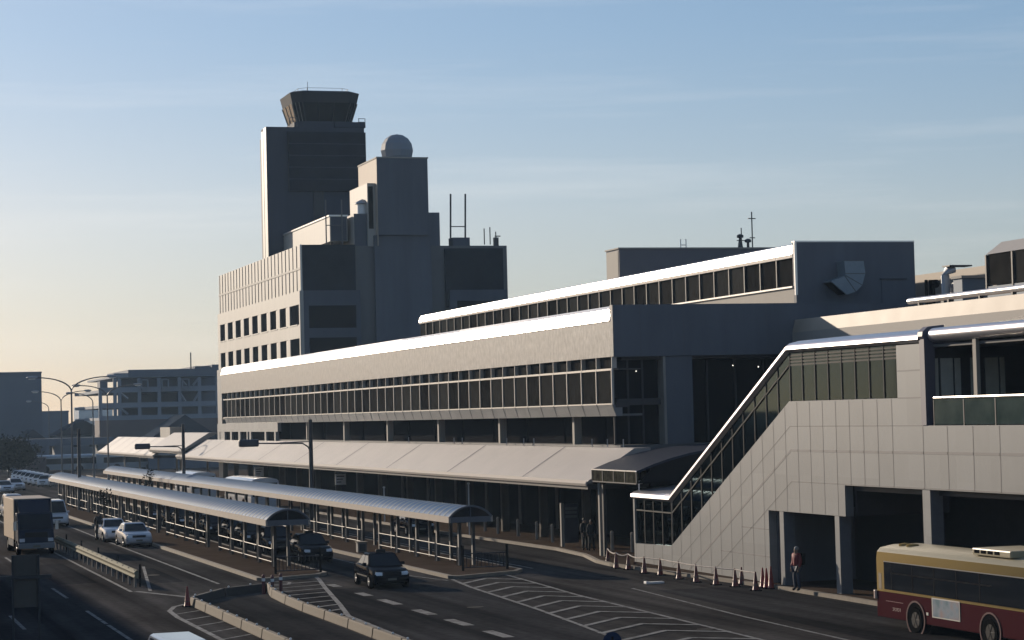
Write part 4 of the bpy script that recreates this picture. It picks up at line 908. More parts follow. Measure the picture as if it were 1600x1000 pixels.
def barrier(label, p, q, h=0.34, w=0.22, mt=BLK, group='concrete kerb blocks'):
    p = Vector((p[0], p[1], 0)); q = Vector((q[0], q[1], 0)); d = (q-p).normalized(); n2 = Vector((-d.y, d.x, 0))
    b_ = thing('barrier_block', label, 'kerb block', tuple(p), group)
    rings = [[tuple(e+n2*(s*w)+Vector((0, 0, z))) for s, z in ((-0.62, 0.0), (-0.5, h*0.5), (-0.40, h), (0.40, h), (0.5, h*0.5), (0.62, 0.0))] for e in (p+d*0.05, q-d*0.05)]
    MB().loft(rings).build('block', mt, b_, bevel=0.03)
    for f_ in (0.12, 0.62):
        c_ = p+(q-p)*f_; MB().ball((c_.x, c_.y, h+0.03), 0.045, 8, 5).build('stud', WHITEP, b_)
ordn = ['nearest', 'second', 'third', 'fourth', 'fifth', 'sixth', 'seventh', 'eighth', 'ninth']
yl = [92.3-3.9*k for k in range(10)]
for k in range(8): barrier(f'{ordn[7-k]} kerb block from the front in the left row of the road island', (14.75, yl[k]), (14.75, yl[k+1]))
yr = [98.2-3.9*k for k in range(10)]
xr = [19.1, 18.55, 18.35, 18.25, 18.25, 18.25, 18.2, 18.2, 18.2, 18.2]
for k in range(9): barrier(f'{ordn[8-k]} kerb block from the front in the right row of the road island', (xr[k], yr[k]), (xr[k+1], yr[k+1]))
DBK = mat('barrier_shaded', (0.04, 0.038, 0.036), 0.85, var=0.2)  # darker copy of the block concrete, shade of the end row painted in
barrier('dark end kerb block at the left back corner of the road island', (14.75, 92.5), (16.7, 96.3), 0.34, 0.22, DBK)
barrier('dark end kerb block at the right back corner of the road island', (16.75, 96.35), (19.0, 98.2), 0.34, 0.22, DBK)

def cone(label, p, h=0.72, mt=RED, group='traffic cones by the stair'):
    c_ = thing('traffic_cone', label, 'traffic cone', tuple(p), group)
    MB().box(p.x-0.19, p.x+0.19, p.y-0.19, p.y+0.19, p.z, p.z+0.04).build('base', BLACK, c_)
    MB().lathe((p.x, p.y, p.z+0.04), [(0.15, 0), (0.13, 0.02), (0.03, h-0.06), (0.0, h-0.05)], 12).build('body', mt, c_, smooth=50)
    MB().lathe((p.x, p.y, p.z+0.04), [(0.113, 0.16), (0.086, 0.32)], 12, cap=False).build('reflective_band', mat('cone_band', (0.13, 0.07, 0.06), 0.6), c_)
    return c_
DRED = mat('dull_red_plastic', (0.16, 0.035, 0.03), 0.5, var=0.2)
cp = [(950, 884), (963, 891), (982, 893), (1007, 899), (1032, 902), (1061, 908), (1088, 913), (1119, 917), (1149, 920), (1181, 926)]
words = ['first', 'second', 'third', 'fourth', 'fifth', 'sixth', 'seventh', 'eighth', 'ninth', 'tenth']
cps = []
for i, (x, y) in enumerate(cp):
    p = onZ(x, y-3); cps.append(p); cone(f'{words[i]} dull red cone from the left in the barred row before the stair', p, 0.80, DRED)
mb_bar = []
for i, (a, b) in enumerate(zip(cps[:-1], cps[1:])):
    o = thing('cone_bar', f'{words[i]} white and dull red bar from the left linking the cones', 'barrier bar', tuple(a), 'bars linking the cones')
    za, zb_ = 0.74, 0.74
    pa_ = Vector((a.x, a.y, za)); pb_ = Vector((b.x, b.y, zb_)); mid = (pa_+pb_)/2 - Vector((0, 0, 0.02 if i > 2 else 0.10))
    MB().tube([pa_, pa_.lerp(mid, 0.5)-Vector((0, 0, 0.0 if i > 2 else 0.03)), mid, pb_.lerp(mid, 0.5)-Vector((0, 0, 0.0 if i > 2 else 0.03)), pb_], 0.030, 6).build('bar', mat('bar_white', (0.46, 0.42, 0.38), 0.8, var=0.3, spec=0.05), o)
for i, (x, y) in enumerate(((1192, 919), (1198, 920), (1205, 921))):
    p = onZ(x, y-1); cone(['leftmost of three bright red cones standing close together by the column', 'middle of three bright red cones standing close together by the column', 'rightmost and tallest of three bright red cones by the column'][i], p, 0.85+0.1*(i == 2), RED, 'bright red cones by the column')
cone('dark red cone behind the end of the barred row', onZ(1159, 913), 0.75, DRED)
cone('lone red cone at the corner of the road island', onZ(293, 948), 0.85, mat('cone_red', (0.22, 0.03, 0.025), 0.5), 'road island cone')
p = onZ(1022, 912); o = MB().box(p.x-0.42, p.x+0.42, p.y-0.16, p.y+0.16, 0.004, 0.09).box(p.x-0.42, p.x-0.3, p.y-0.15, p.y+0.15, 0.091, 0.12).build('wheel_stop', WHITEP, bevel=0.015); tag(o, 'small white block lying alone on the asphalt before the cones', 'block')
p = onZ(352, 925); o = MB().lathe((p.x, p.y, 0.0), [(0.32, 0.0), (0.28, 0.06), (0.0, 0.08)], 14).build('road_stud', KERB); tag(o, 'flat pale road stud just behind the dark island kerb', 'road stud')
# round blue sign near the bottom edge
p = onY(957, 1003, 63.0); t = thing('road_sign', 'round blue road sign with a dark arrow at the bottom edge of the view', 'sign', (p.x, 63.0, 0))
MB().tube([(p.x, 63.05, 0), (p.x, 63.05, p.z+0.1)], 0.035, 8).build('pole', POLEG, t)
MB().lathe((p.x, 63.0, p.z), [(0.0, 0), (0.29, 0), (0.30, 0.015), (0.29, 0.03), (0, 0.03)], 24, 'Y').build('disc', mat('dim_blue', (0.012, 0.026, 0.07), 0.6, spec=0.1), t)
MB().box(p.x-0.035, p.x+0.035, 62.99, 62.998, p.z-0.18, p.z+0.16).prY([(p.x+0.035, p.z+0.02), (p.x+0.13, p.z-0.05), (p.x+0.13, p.z-0.18), (p.x+0.07, p.z-0.18), (p.x+0.07, p.z-0.07), (p.x+0.035, p.z-0.04)], 62.99, 62.998).build('arrow', BLACK, t)
# back of a road sign board at the lower left
t = thing('direction_sign', 'brown back of a direction sign board on two uprights at the lower left edge', 'sign', (4.6, 60, 0))
a = onY(18, 868, 70.0); b = onY(62, 948, 70.0)
MB().box(a.x, b.x, 70.0, 70.04, b.z, a.z).build('sign_back', mat('sign_brown', (0.075, 0.065, 0.055), 0.6, var=0.15), t)
for x in (a.x+0.02, b.x-0.02): MB().box(x-0.03, x+0.03, 69.93, 69.995, 0, a.z).build('upright', DARKM, t)
c_ = onY(80, 900, 70.0); d_ = onY(-40, 905, 70.0); MB().box(d_.x, c_.x, 69.88, 69.925, c_.z-0.05, c_.z+0.06).build('crossarm', DARKM, t)

# ------------------------------------------------------------------ vehicles (front towards -Y in local space)
TYRE = mat('tyre', (0.010, 0.010, 0.010), 0.9, spec=0.0); RIM = mat('rim', (0.45, 0.45, 0.46), 0.3, metal=0.8)
HEADL = mat('headlight', (0.65, 0.68, 0.72), 0.08, spec=0.8, coat=1.0); TAILL = mat('taillight', (0.30, 0.02, 0.02), 0.2)
PLATE = mat('plate', (0.16, 0.15, 0.12), 0.7); TRIMB = mat('black_trim', (0.016, 0.016, 0.018), 0.6, spec=0.1)
def paint(name, col, rough=0.22, coat=0.6, spec=0.4): return mat('paint_' + name, col, rough, coat=coat, spec=spec)
_wheel = {}
def wheel(parent, x, y, r, w=0.2, side=1, rimmat=None):
    k = (r, w, side, rimmat.name if rimmat else '')
    if k not in _wheel:
        ty = MB().lathe((0, 0, 0), [(r*0.62, -w/2), (r*0.94, -w/2), (r, -w/2+0.04), (r, w/2-0.04), (r*0.94, w/2), (r*0.62, w/2), (r*0.62, -w/2)], 20, 'X', cap=False).build('tyre', TYRE, smooth=40)
        f_ = side*w/2
        rm = MB().lathe((0, 0, 0), [(0.0, f_*0.55), (r*0.2, f_*0.75), (r*0.5, f_*0.6), (r*0.64, f_*0.95)], 20, 'X')
        for i in range(6):
            a = 2*math.pi*i/6; rm.tube([(f_*0.8, 0, 0), (f_*0.82, r*0.6*math.cos(a), r*0.6*math.sin(a))], r*0.07, 5)
        rm = rm.build('rim', rimmat or RIM, smooth=40)
        _wheel[k] = (ty, rm, True)
        h = bpy.data.objects.new('wheel', None); COL.objects.link(h); h.parent = parent; h.location = (x, y, r)
        ty.parent = h; rm.parent = h
    else:
        ty, rm, _ = _wheel[k]
        h = bpy.data.objects.new('wheel', None); COL.objects.link(h); h.parent = parent; h.location = (x, y, r)
        for o in (ty, rm): c_ = o.copy(); COL.objects.link(c_); c_.parent = h
    return h
def quad_in(a, b, c, d, inset, off):
    P = [Vector(p) for p in (a, b, c, d)]; ce = sum(P, Vector())/4; n_ = (P[1]-P[0]).cross(P[3]-P[0]).normalized()
    if n_.dot(off) < 0: n_ = -n_
    return [tuple(p+(ce-p)*inset + n_*0.012) for p in P]
def car(label, body, kind='sedan', L=4.6, W=1.72, Ht=1.44, group=None, rimmat=None, name='parked_car', taxi=False):
    c = thing(name, label, 'car', (0, 0, 0), group); w = W/2
    if kind == 'sedan':
        hood, belt, trunk = 0.92, 0.96, 0.98
        st = [(-L/2, 0.30, 0.62, 0.80), (-L/2+0.10, 0.22, 0.74, 0.93), (-L/2+0.5, 0.20, hood-0.07, 0.985), (-L/2+1.25, 0.20, hood+0.02, 1.0), (-L/2+2.2, 0.20, belt, 1.0), (L/2-1.1, 0.20, trunk, 1.0), (L/2-0.35, 0.22, trunk-0.01, 0.97), (L/2-0.06, 0.28, trunk-0.08, 0.90), (L/2, 0.34, 0.72, 0.84)]
        cab = [(-L/2+1.20, -L/2+1.95), (L/2-0.75, L/2-1.45)]
    elif kind == 'van':
        hood, belt, trunk = 1.0, 1.02, 1.04
        st = [(-L/2, 0.30, 0.70, 0.82), (-L/2+0.12, 0.22, 0.92, 0.95), (-L/2+0.55, 0.20, hood, 0.99), (-L/2+1.0, 0.2, belt, 1.0), (L/2-0.3, 0.2, trunk, 1.0), (L/2, 0.3, trunk, 0.94)]
        cab = [(-L/2+0.55, -L/2+1.15), (L/2-0.02, L/2-0.22)]
    rings = []
    for (y, zb, zt, k) in st:
        q = w*k
        rings.append([(-q*0.92, y, zb), (-q, y, zb+0.16), (-q, y, zt-0.22), (-q*0.955, y, zt-0.05), (-q*0.86, y, zt), (q*0.86, y, zt), (q*0.955, y, zt-0.05), (q, y, zt-0.22), (q, y, zb+0.16), (q*0.92, y, zb)])
    MB().loft(rings).build('body', body, c, smooth=38)
    (yf0, yf1), (yr0, yr1) = cab; zb = belt-0.02; wb = w*0.88; wt = w*0.70
    Bq = [(-wb, yf0, zb-0.02), (wb, yf0, zb-0.02), (wb, yr0, zb), (-wb, yr0, zb)]; Tq = [(-wt, yf1, Ht-0.05), (wt, yf1, Ht-0.05), (wt, yr1, Ht-0.06), (-wt, yr1, Ht-0.06)]
    Cq = [(x*0.86, y+(0.12 if y < 0 else -0.12)*1.0, Ht) for x, y, z in Tq]
    MB().loft([Bq, Tq, Cq]).build('cabin', body, c)
    MB().add(quad_in(Bq[0], Bq[1], Tq[1], Tq[0], 0.09, Vector((0, -1, 0.5))), [(0, 1, 2, 3)]).build('windscreen', CARGL, c)
    MB().add(quad_in(Bq[2], Bq[3], Tq[3], Tq[2], 0.11, Vector((0, 1, 0.5))), [(0, 1, 2, 3)]).build('rear_window', CARGL, c)
    for sx in (-1, 1):
        def sp(f_, g): # point on side: f along bottom->top, g along y
            yb_ = yf0+(yr0-yf0)*g; yt_ = yf1+(yr1-yf1)*g
            return Vector((sx*(wb+(wt-wb)*f_+0.012), yb_+(yt_-yb_)*f_, zb+(Ht-0.05-zb)*f_))
        for g0, g1 in ((0.07, 0.46), (0.50, 0.90)):
            MB().add([sp(0.10, g0), sp(0.10, g1), sp(0.88, g1), sp(0.88, g0)], [(0, 1, 2, 3)]).build('side_window', CARGL, c)
        MB().box(sx*(wb+0.02), sx*(wb+0.20), yf0+0.42, yf0+0.58, zb+0.0, zb+0.14).build('mirror', body, c, bevel=0.03)
        y_ = -L/2
        MB().loft([[(sx*w*0.50, y_+0.03, 0.60), (sx*w*0.80, y_+0.06, 0.60), (sx*w*0.86, y_+0.10, 0.68), (sx*w*0.82, y_+0.10, 0.76), (sx*w*0.50, y_+0.05, 0.74)], [(sx*w*0.50, y_-0.02, 0.60), (sx*w*0.80, y_+0.0, 0.60), (sx*w*0.88, y_+0.05, 0.68), (sx*w*0.82, y_+0.05, 0.755), (sx*w*0.50, y_+0.0, 0.735)]]).build('headlight', HEADL, c)
        MB().box(sx*w*0.50, sx*w*0.83, L/2-0.03, L/2+0.012, 0.66, 0.80).build('tail_light', TAILL, c)
        MB().box(sx*(w+0.002), sx*(w+0.014), -L/2+1.2, L/2-1.1, 0.48, 0.54).build('side_moulding', TRIMB, c)
        for yy in (-L/2+0.85, L/2-0.98):
            MB().lathe((sx*(w-0.10), yy, 0.31), [(0.37, -0.001), (0.37, 0.108)] if sx > 0 else [(0.37, -0.108), (0.37, 0.001)], 20, 'X').build('wheel_arch', BLACK, c)
            wheel(c, sx*(w-0.085), yy, 0.31, 0.22, sx, rimmat)
    MB().box(-w*0.46, w*0.46, -L/2-0.015, -L/2+0.04, 0.60, 0.735).build('grille', TRIMB, c)
    MB().box(-w*0.80, w*0.80, -L/2-0.05, -L/2+0.1, 0.34, 0.54).build('bumper', body, c, bevel=0.04)
    MB().box(-0.2, 0.2, -L/2-0.065, -L/2-0.052, 0.38, 0.48).build('number_plate', PLATE, c)
    MB().box(-w*0.7, w*0.7, -L/2+0.1, L/2-0.1, 0.16, 0.24).build('underbody', BLACK, c)
    if taxi: MB().box(-0.22, 0.22, -0.12, 0.05, Ht+0.001, Ht+0.14).build('roof_lamp', TRIMB, c, bevel=0.03)
    return c
BLK_P = paint('black', (0.004, 0.005, 0.009), 0.3, 0.2, 0.0); SILV = paint('silver', (0.42, 0.44, 0.48), 0.28); WHT = paint('white', (0.62, 0.63, 0.65), 0.25)
def put(c, x, y, rz=0.0): c.location = (x, y, 0.0); c.rotation_euler = (0, 0, rz); return c
sed = car('black taxi with a bright headlight driving on the open lane', BLK_P, name='black_taxi', taxi=True, Ht=1.48)
put(sed, 24.15, 98.0, R(-1.5))
tx = dup(sed, (25.0, 117.2, 0), R(0), 'dark taxi at the near end of the taxi shelter', 'taxis waiting along the shelter')
for i in range(8):
    dup(sed, (24.95 + 0.1*(i % 3), 126.5+6.4*i+(1.2 if i % 2 else 0), 0), R(random.uniform(-1, 1)), f'dark taxi waiting behind the taxi shelter pillars, {["second","third","fourth","fifth","sixth","seventh","eighth","ninth"][i]} in the line from the front', 'taxis waiting along the shelter')
wc = car('silver white sedan with a bright left flank beside the taxi pavement', SILV, name='silver_sedan', Ht=1.42); put(wc, 18.75, 139.6, R(1))
w2 = dup(wc, (18.35, 146.8, 0), R(2), 'silver sedan half hidden behind the front one')
for q in w2.children:
    if q.name.startswith(('body', 'cabin', 'mirror', 'bumper')): q.data = q.data.copy(); q.data.materials[0] = WHT
bc = car('pale blue car roof cut off by the bottom edge of the view', paint('pale_blue', (0.30, 0.37, 0.42), 0.3), kind='van', name='pale_car', Ht=1.46, L=4.3, W=1.7); put(bc, 9.8, 63.25, R(1))
dk = dup(sed, (36.6, 139.5, 0), R(0), 'dark car standing at the terminal kerb, glimpsed under the near end of the bus shelter')
pr = car('first small white car in the far parked row, nearest the taxi shelter', WHT, kind='van', name='parked_car', group='white cars parked in the far row', L=3.9, W=1.6, Ht=1.5); put(pr, 27.4, 283, R(-20))
nm = ['second', 'third', 'fourth', 'fifth', 'sixth', 'seventh']
for i in range(6): dup(pr, (27.4-0.05*i, 290+5.6*i, 0), R(-20), f'{nm[i]} small white car in the far parked row, counted from the taxi shelter')
dup(wc, (22.6, 272, 0), R(8), 'silver car at the far left edge before the dark trees')
dup(wc, (20.6, 262, 0), R(4), 'silver car cut by the left edge of the view')
vn = car('white van just right of the truck', WHT, kind='van', name='white_van', L=4.7, W=1.75, Ht=1.95); put(vn, 17.2, 172, R(0))
v2 = dup(vn, (15.6, 190, 0), R(0), 'white topped van peeking over the truck')

# box truck
tk = thing('box_truck', 'box truck with an ivory cargo box and dark windscreen facing the viewer', 'truck', (0, 0, 0)); w = 1.08
TRW = paint('ivory', (0.50, 0.40, 0.30), 0.5, 0.0, 0.1); TRB = paint('truck_blue', (0.022, 0.030, 0.052), 0.5, 0.05, 0.05)
MB().box(-w-0.03, w+0.03, 1.25, 7.2, 0.85, 3.25).build('cargo_box', TRW, tk, bevel=0.03)
MB().box(-w+0.02, w-0.02, 1.235, 1.248, 2.3, 3.2).build('box_front', TRB, tk)
MB().loft([[(-w*0.96, y, z) for y, z in ((-0.55, 0.55), (1.2, 0.55), (1.2, 2.45), (0.25, 2.45), (-0.35, 1.45))], [(w*0.96, y, z) for y, z in ((-0.55, 0.55), (1.2, 0.55), (1.2, 2.45), (0.25, 2.45), (-0.35, 1.45))]]).build('cab', TRB, tk, bevel=0.06)
MB().loft([[(-w*0.86, 1.0, 2.46), (w*0.86, 1.0, 2.46), (w*0.8, 0.35, 2.46), (-w*0.8, 0.35, 2.46)], [(-w*0.86, 1.2, 3.15), (w*0.86, 1.2, 3.15), (w*0.8, 1.1, 3.15), (-w*0.8, 1.1, 3.15)]]).build('wind_deflector', TRB, tk)
MB().add([(-w*0.86, -0.37, 1.50), (w*0.86, -0.37, 1.50), (w*0.82, 0.18, 2.36), (-w*0.82, 0.18, 2.36)], [(0, 1, 2, 3)]).build('windscreen', CARGL, tk)
for sx in (-1, 1):
    MB().add([(sx*(w*0.97), -0.1, 1.5), (sx*(w*0.97), 0.75, 1.5), (sx*(w*0.97), 0.75, 2.3), (sx*(w*0.97), 0.32, 2.3)], [(0, 1, 2, 3)]).build('side_window', CARGL, tk)
    MB().box(sx*(w+0.03), sx*(w+0.22), -0.42, -0.34, 1.45, 1.95).tube([(sx*w*0.95, -0.2, 2.0), (sx*(w+0.12), -0.4, 1.97)], 0.02, 5).build('mirror', RIM, tk)
    MB().box(sx*w*0.62, sx*w*0.9, -0.585, -0.53, 0.78, 0.98).build('headlight', HEADL, tk)
    wheel(tk, sx*(w-0.14), 0.35, 0.42, 0.25, sx); wheel(tk, sx*(w-0.2), 5.4, 0.42, 0.4, sx)
    MB().box(sx*(w+0.005), sx*(w+0.03), 1.6, 4.6, 0.45, 0.84).build('side_guard', RIM, tk)
MB().box(-w*0.97, w*0.97, -0.66, -0.50, 0.38, 0.70).build('bumper', mat('truck_bumper', (0.16, 0.17, 0.19), 0.4), tk, bevel=0.04)
MB().box(-w*0.6, w*0.6, -0.52-0.02, -0.47, 1.05, 1.32).build('grille', TRIMB, tk)
MB().box(-0.2, 0.2, -0.672, -0.662, 0.45, 0.57).build('number_plate', PLATE, tk)
MB().box(-w*0.8, w*0.8, 0.3, 7.0, 0.5, 0.84).build('chassis', BLACK, tk)
put(tk, 12.3, 134.2, R(1))

# city bus
def bus(label, lower, upper, L, Wd, Hb, detailed, name='city_bus', group=None):
    b = thing(name, label, 'bus', (0, 0, 0), group); w = Wd/2
    prf = lambda y, s: [(-w*s, y, 1.32), (-w*s, y, 2.55), (-w*0.97*s, y, 2.78), (-w*0.86*s, y, 2.92), (-w*0.4*s, y, Hb), (w*0.4*s, y, Hb), (w*0.86*s, y, 2.92), (w*0.97*s, y, 2.78), (w*s, y, 2.55), (w*s, y, 1.32)]
    lo_p = lambda y, s: [prf(y, s)[i] for i in (0, 1, 2, 7, 8, 9)]
    hi_p = lambda y, s: [prf(y, s)[i] for i in (2, 3, 4, 5, 6, 7)]
    MB().loft([lo_p(-L/2, 0.96), lo_p(-L/2+0.12, 1), lo_p(L/2-0.12, 1), lo_p(L/2, 0.97)]).build('upper_body', upper, b, smooth=35)
    MB().loft([hi_p(-L/2, 0.96), hi_p(-L/2+0.12, 1), hi_p(L/2-0.12, 1), hi_p(L/2, 0.97)]).build('roof', ROOF_GLARE if detailed else upper, b, smooth=40)
    MB().box(-w-0.002, w+0.002, -L/2+0.02, L/2-0.01, 0.36, 1.318).build('lower_body', lower, b, bevel=0.05)
    for sx in (-1, 1):
        y0, y1 = -L/2+(0.3 if detailed else 1.2), L/2-0.62
        wd = MB().box(sx*(w+0.001), sx*(w+0.010), y0, y1, 1.42, 2.42).build('window', CARGL, b)
        m_ = MB(); n_ = 5 if detailed else 8
        for k in range(1, n_+1):
            y = y1-0.55-(y1-y0-1.9)*(k-1)/n_; m_.box(sx*(w+0.0105), sx*(w+0.018), y-0.025, y+0.025, 1.43, 2.41)
        m_.box(sx*(w+0.011), sx*(w+0.017), y0+2.1, y1-0.5, 2.02, 2.06); m_.build('frame', mat('bus_frame', (0.030, 0.028, 0.028), 0.8, spec=0.0), wd)
        MB().box(sx*(w+0.004), sx*(w+0.014), y0, y1, 2.43, 2.46).build('window_trim', RIM, b)
        for yy in (L/2-2.85, L/2-2.85-4.9*(L/10.3)):
            MB().lathe((sx*(w-0.25), yy, 0.50), [(0.60, 0), (0.60, sx*0.262)] if sx > 0 else [(0.60, -0.262), (0.60, 0)], 24, 'X').build('wheel_arch', BLACK, b)
            MB().lathe((sx*w, yy, 0.50), [(0.60, 0.004*sx), (0.66, 0.012*sx), (0.66, 0.03*sx), (0.60, 0.03*sx)], 24, 'X', cap=False).build('arch_trim', mat('arch_trim', (0.12, 0.07, 0.07), 0.6, spec=0.1), b)
            wheel(b, sx*(w-0.10), yy, 0.47, 0.28, sx, TRIMB)
    MB().add([(-w*0.9, -L/2-0.012, 1.35), (w*0.9, -L/2-0.012, 1.35), (w*0.86, -L/2+0.0, 2.6), (-w*0.86, -L/2+0.0, 2.6)], [(0, 1, 2, 3)]).build('windscreen', CARGL, b)
    MB().box(-w*0.8, w*0.8, L/2, L/2+0.01, 1.7, 2.5).build('rear_window', CARGL, b)
    if detailed: MB().box(-w*0.75, w*0.75, L/2-8.6, L/2-6.2, Hb-0.02, Hb+0.22).build('roof_unit', ROOF_GLARE if detailed else upper, b, bevel=0.05)
    if detailed:
        m_ = MB()
        for k in range(4): m_.box(-w*0.75-0.006, -w*0.75-0.001, L/2-6.35-0.42*k-0.32, L/2-6.35-0.42*k, Hb+0.05, Hb+0.17)
        m_.build('roof_vent', BLACK, b)
        for yy in (L/2-0.75, L/2-1.3): MB().lathe((-0.4, yy, Hb-0.03), [(0.22, 0), (0.2, 0.08), (0, 0.12)], 12).build('roof_hatch', upper, b)
        MB().box(-w-0.022, -w-0.006, L/2-5.85, L/2-4.0, 0.66, 1.36).build('advert_frame', mat('ad_frame', (0.45, 0.42, 0.38), 0.5), b)
        ad = MB().box(-w-0.026, -w-0.0225, L/2-5.80, L/2-4.05, 0.70, 1.32).build('advert_panel', None or mat('advert', (0.25, 0.29, 0.32), 0.6, spec=0.05), b)
        nt_ = ad.data.materials[0].node_tree; n_ = nt_.nodes; tcn = n_.new('ShaderNodeTexCoord'); nz_ = n_.new('ShaderNodeTexNoise'); nz_.inputs['Scale'].default_value = 1.6
        rp = n_.new('ShaderNodeValToRGB'); rp.color_ramp.elements[0].color = (0.13, 0.19, 0.22, 1); rp.color_ramp.elements[0].position = 0.36; rp.color_ramp.elements[1].color = (0.27, 0.22, 0.22, 1); rp.color_ramp.elements[1].position = 0.66
        e_ = rp.color_ramp.elements.new(0.5); e_.color = (0.22, 0.26, 0.30, 1)
        nt_.links.new(tcn.outputs['Object'], nz_.inputs[0]); nt_.links.new(nz_.outputs[0], rp.inputs[0]); nt_.links.new(rp.outputs[0], n_['Principled BSDF'].inputs['Base Color'])
        m_ = MB()
        for k in range(6):
            y = L/2-1.18-0.10*k; m_.box(-w-0.008, -w-0.003, y-0.07, y-0.05, 0.66, 0.78).box(-w-0.008, -w-0.003, y-0.049, y-0.012, 0.66+0.05*(k % 2), 0.68+0.05*(k % 2)).box(-w-0.008, -w-0.003, y-0.049, y-0.012, 0.76, 0.78)
        m_.build('side_marking', mat('faded_pink', (0.30, 0.20, 0.19), 0.5), b)
        MB().box(-w-0.006, -w-0.003, L/2-1.95, L/2-0.7, 0.985, 1.0).build('panel_joint', mat('joint_light', (0.22, 0.10, 0.10), 0.5), b)
        MB().box(-w-0.006, -w-0.003, L/2-0.42, L/2-0.2, 1.4, 2.0).build('side_grille', mat('grille_brown', (0.11, 0.07, 0.02), 0.6), b)
        MB().box(-w-0.02, -w-0.003, L/2-3.72, L/2-3.60, 0.70, 0.80).build('side_lamp', mat('lamp_white', (0.7, 0.68, 0.6), 0.3), b)
        MB().box(-w-0.07, -w*0.6, L/2-0.03, L/2+0.08, 1.02, 1.34).build('tail_light', mat('tail_pale', (0.55, 0.42, 0.36), 0.3), b, bevel=0.02)
        MB().box(-w-0.008, -w-0.003, -L/2+0.3, L/2-0.6, 1.325, 1.375).build('gold_stripe', upper, b)
        MB().tube([(-w-0.01, -L/2-0.1, 2.55), (-w-0.30, -L/2-0.35, 2.5), (-w-0.32, -L/2-0.35, 2.1)], 0.03, 6).box(-w-0.42, -w-0.24, -L/2-0.42, -L/2-0.30, 1.7, 2.15).build('mirror', TRIMB, b)
    return b
ROOF_GLARE = paint('roof_glare', (0.34, 0.30, 0.20), 0.4, 0.0, 0.3)  # lighter copy of the gold, sky glare on the roof put into colour
MAR = paint('maroon', (0.060, 0.019, 0.022), 0.7, 0.0, 0.0); GOLD = paint('gold', (0.25, 0.185, 0.082), 0.7, 0.0, 0.0)
b1 = bus('maroon and gold city bus with an advert panel at the lower right', MAR, GOLD, 10.3, 2.3, 3.02, True); put(b1, 35.72, 65.0, 0)
b1.location = (35.66, 64.45, 0); b1.scale = (1, 1, 0.91)
b2 = bus('white roofed coach behind the bus shelter, nearer of two', WHT, WHT, 11.5, 2.4, 3.05, False, 'white_coach', 'white coaches behind the bus shelter'); put(b2, 35.6, 190, R(1)); b2.scale = (1, 1, 0.9)
dup(b2, (35.5, 219, 0), R(-1), 'white roofed coach behind the bus shelter, farther of two')
b3 = bus('grey coach parked across the far end of the road', paint('coach_grey', (0.20, 0.23, 0.26), 0.3), paint('coach_grey', (0.2, 0.23, 0.26)), 12, 2.4, 3.1, False, 'grey_coach', 'coaches across the far road')
put(b3, 38.0, 372, R(-78)); b3.scale = (1, 1, 0.9); dup(b3, (49.5, 372, 0), R(-78), 'second grey coach behind the lamp poles at the far end of the road')

# ------------------------------------------------------------------ people
def skin(name, pts, edges, radii, m, parent, root=0, sub=1):
    me = bpy.data.meshes.new(name); me.from_pydata(pts, edges, []); o = bpy.data.objects.new(name, me); COL.objects.link(o)
    md = o.modifiers.new('s', 'SKIN'); md.use_smooth_shade = True
    for i, v in enumerate(me.skin_vertices[0].data): v.radius = radii[i] if isinstance(radii[i], tuple) else (radii[i], radii[i]); v.use_root = (i == root)
    if sub: md2 = o.modifiers.new('d', 'SUBSURF'); md2.levels = sub; md2.render_levels = sub
    dg = bpy.context.evaluated_depsgraph_get(); me2 = bpy.data.meshes.new_from_object(o.evaluated_get(dg))
    bpy.data.objects.remove(o); bpy.data.meshes.remove(me); me2.name = name
    me2.materials.clear(); me2.materials.append(m)
    ob = bpy.data.objects.new(name, me2); COL.objects.link(ob); ob.parent = parent; return ob
SKIN_M = mat('skin', (0.24, 0.15, 0.105), 0.7, spec=0.2)
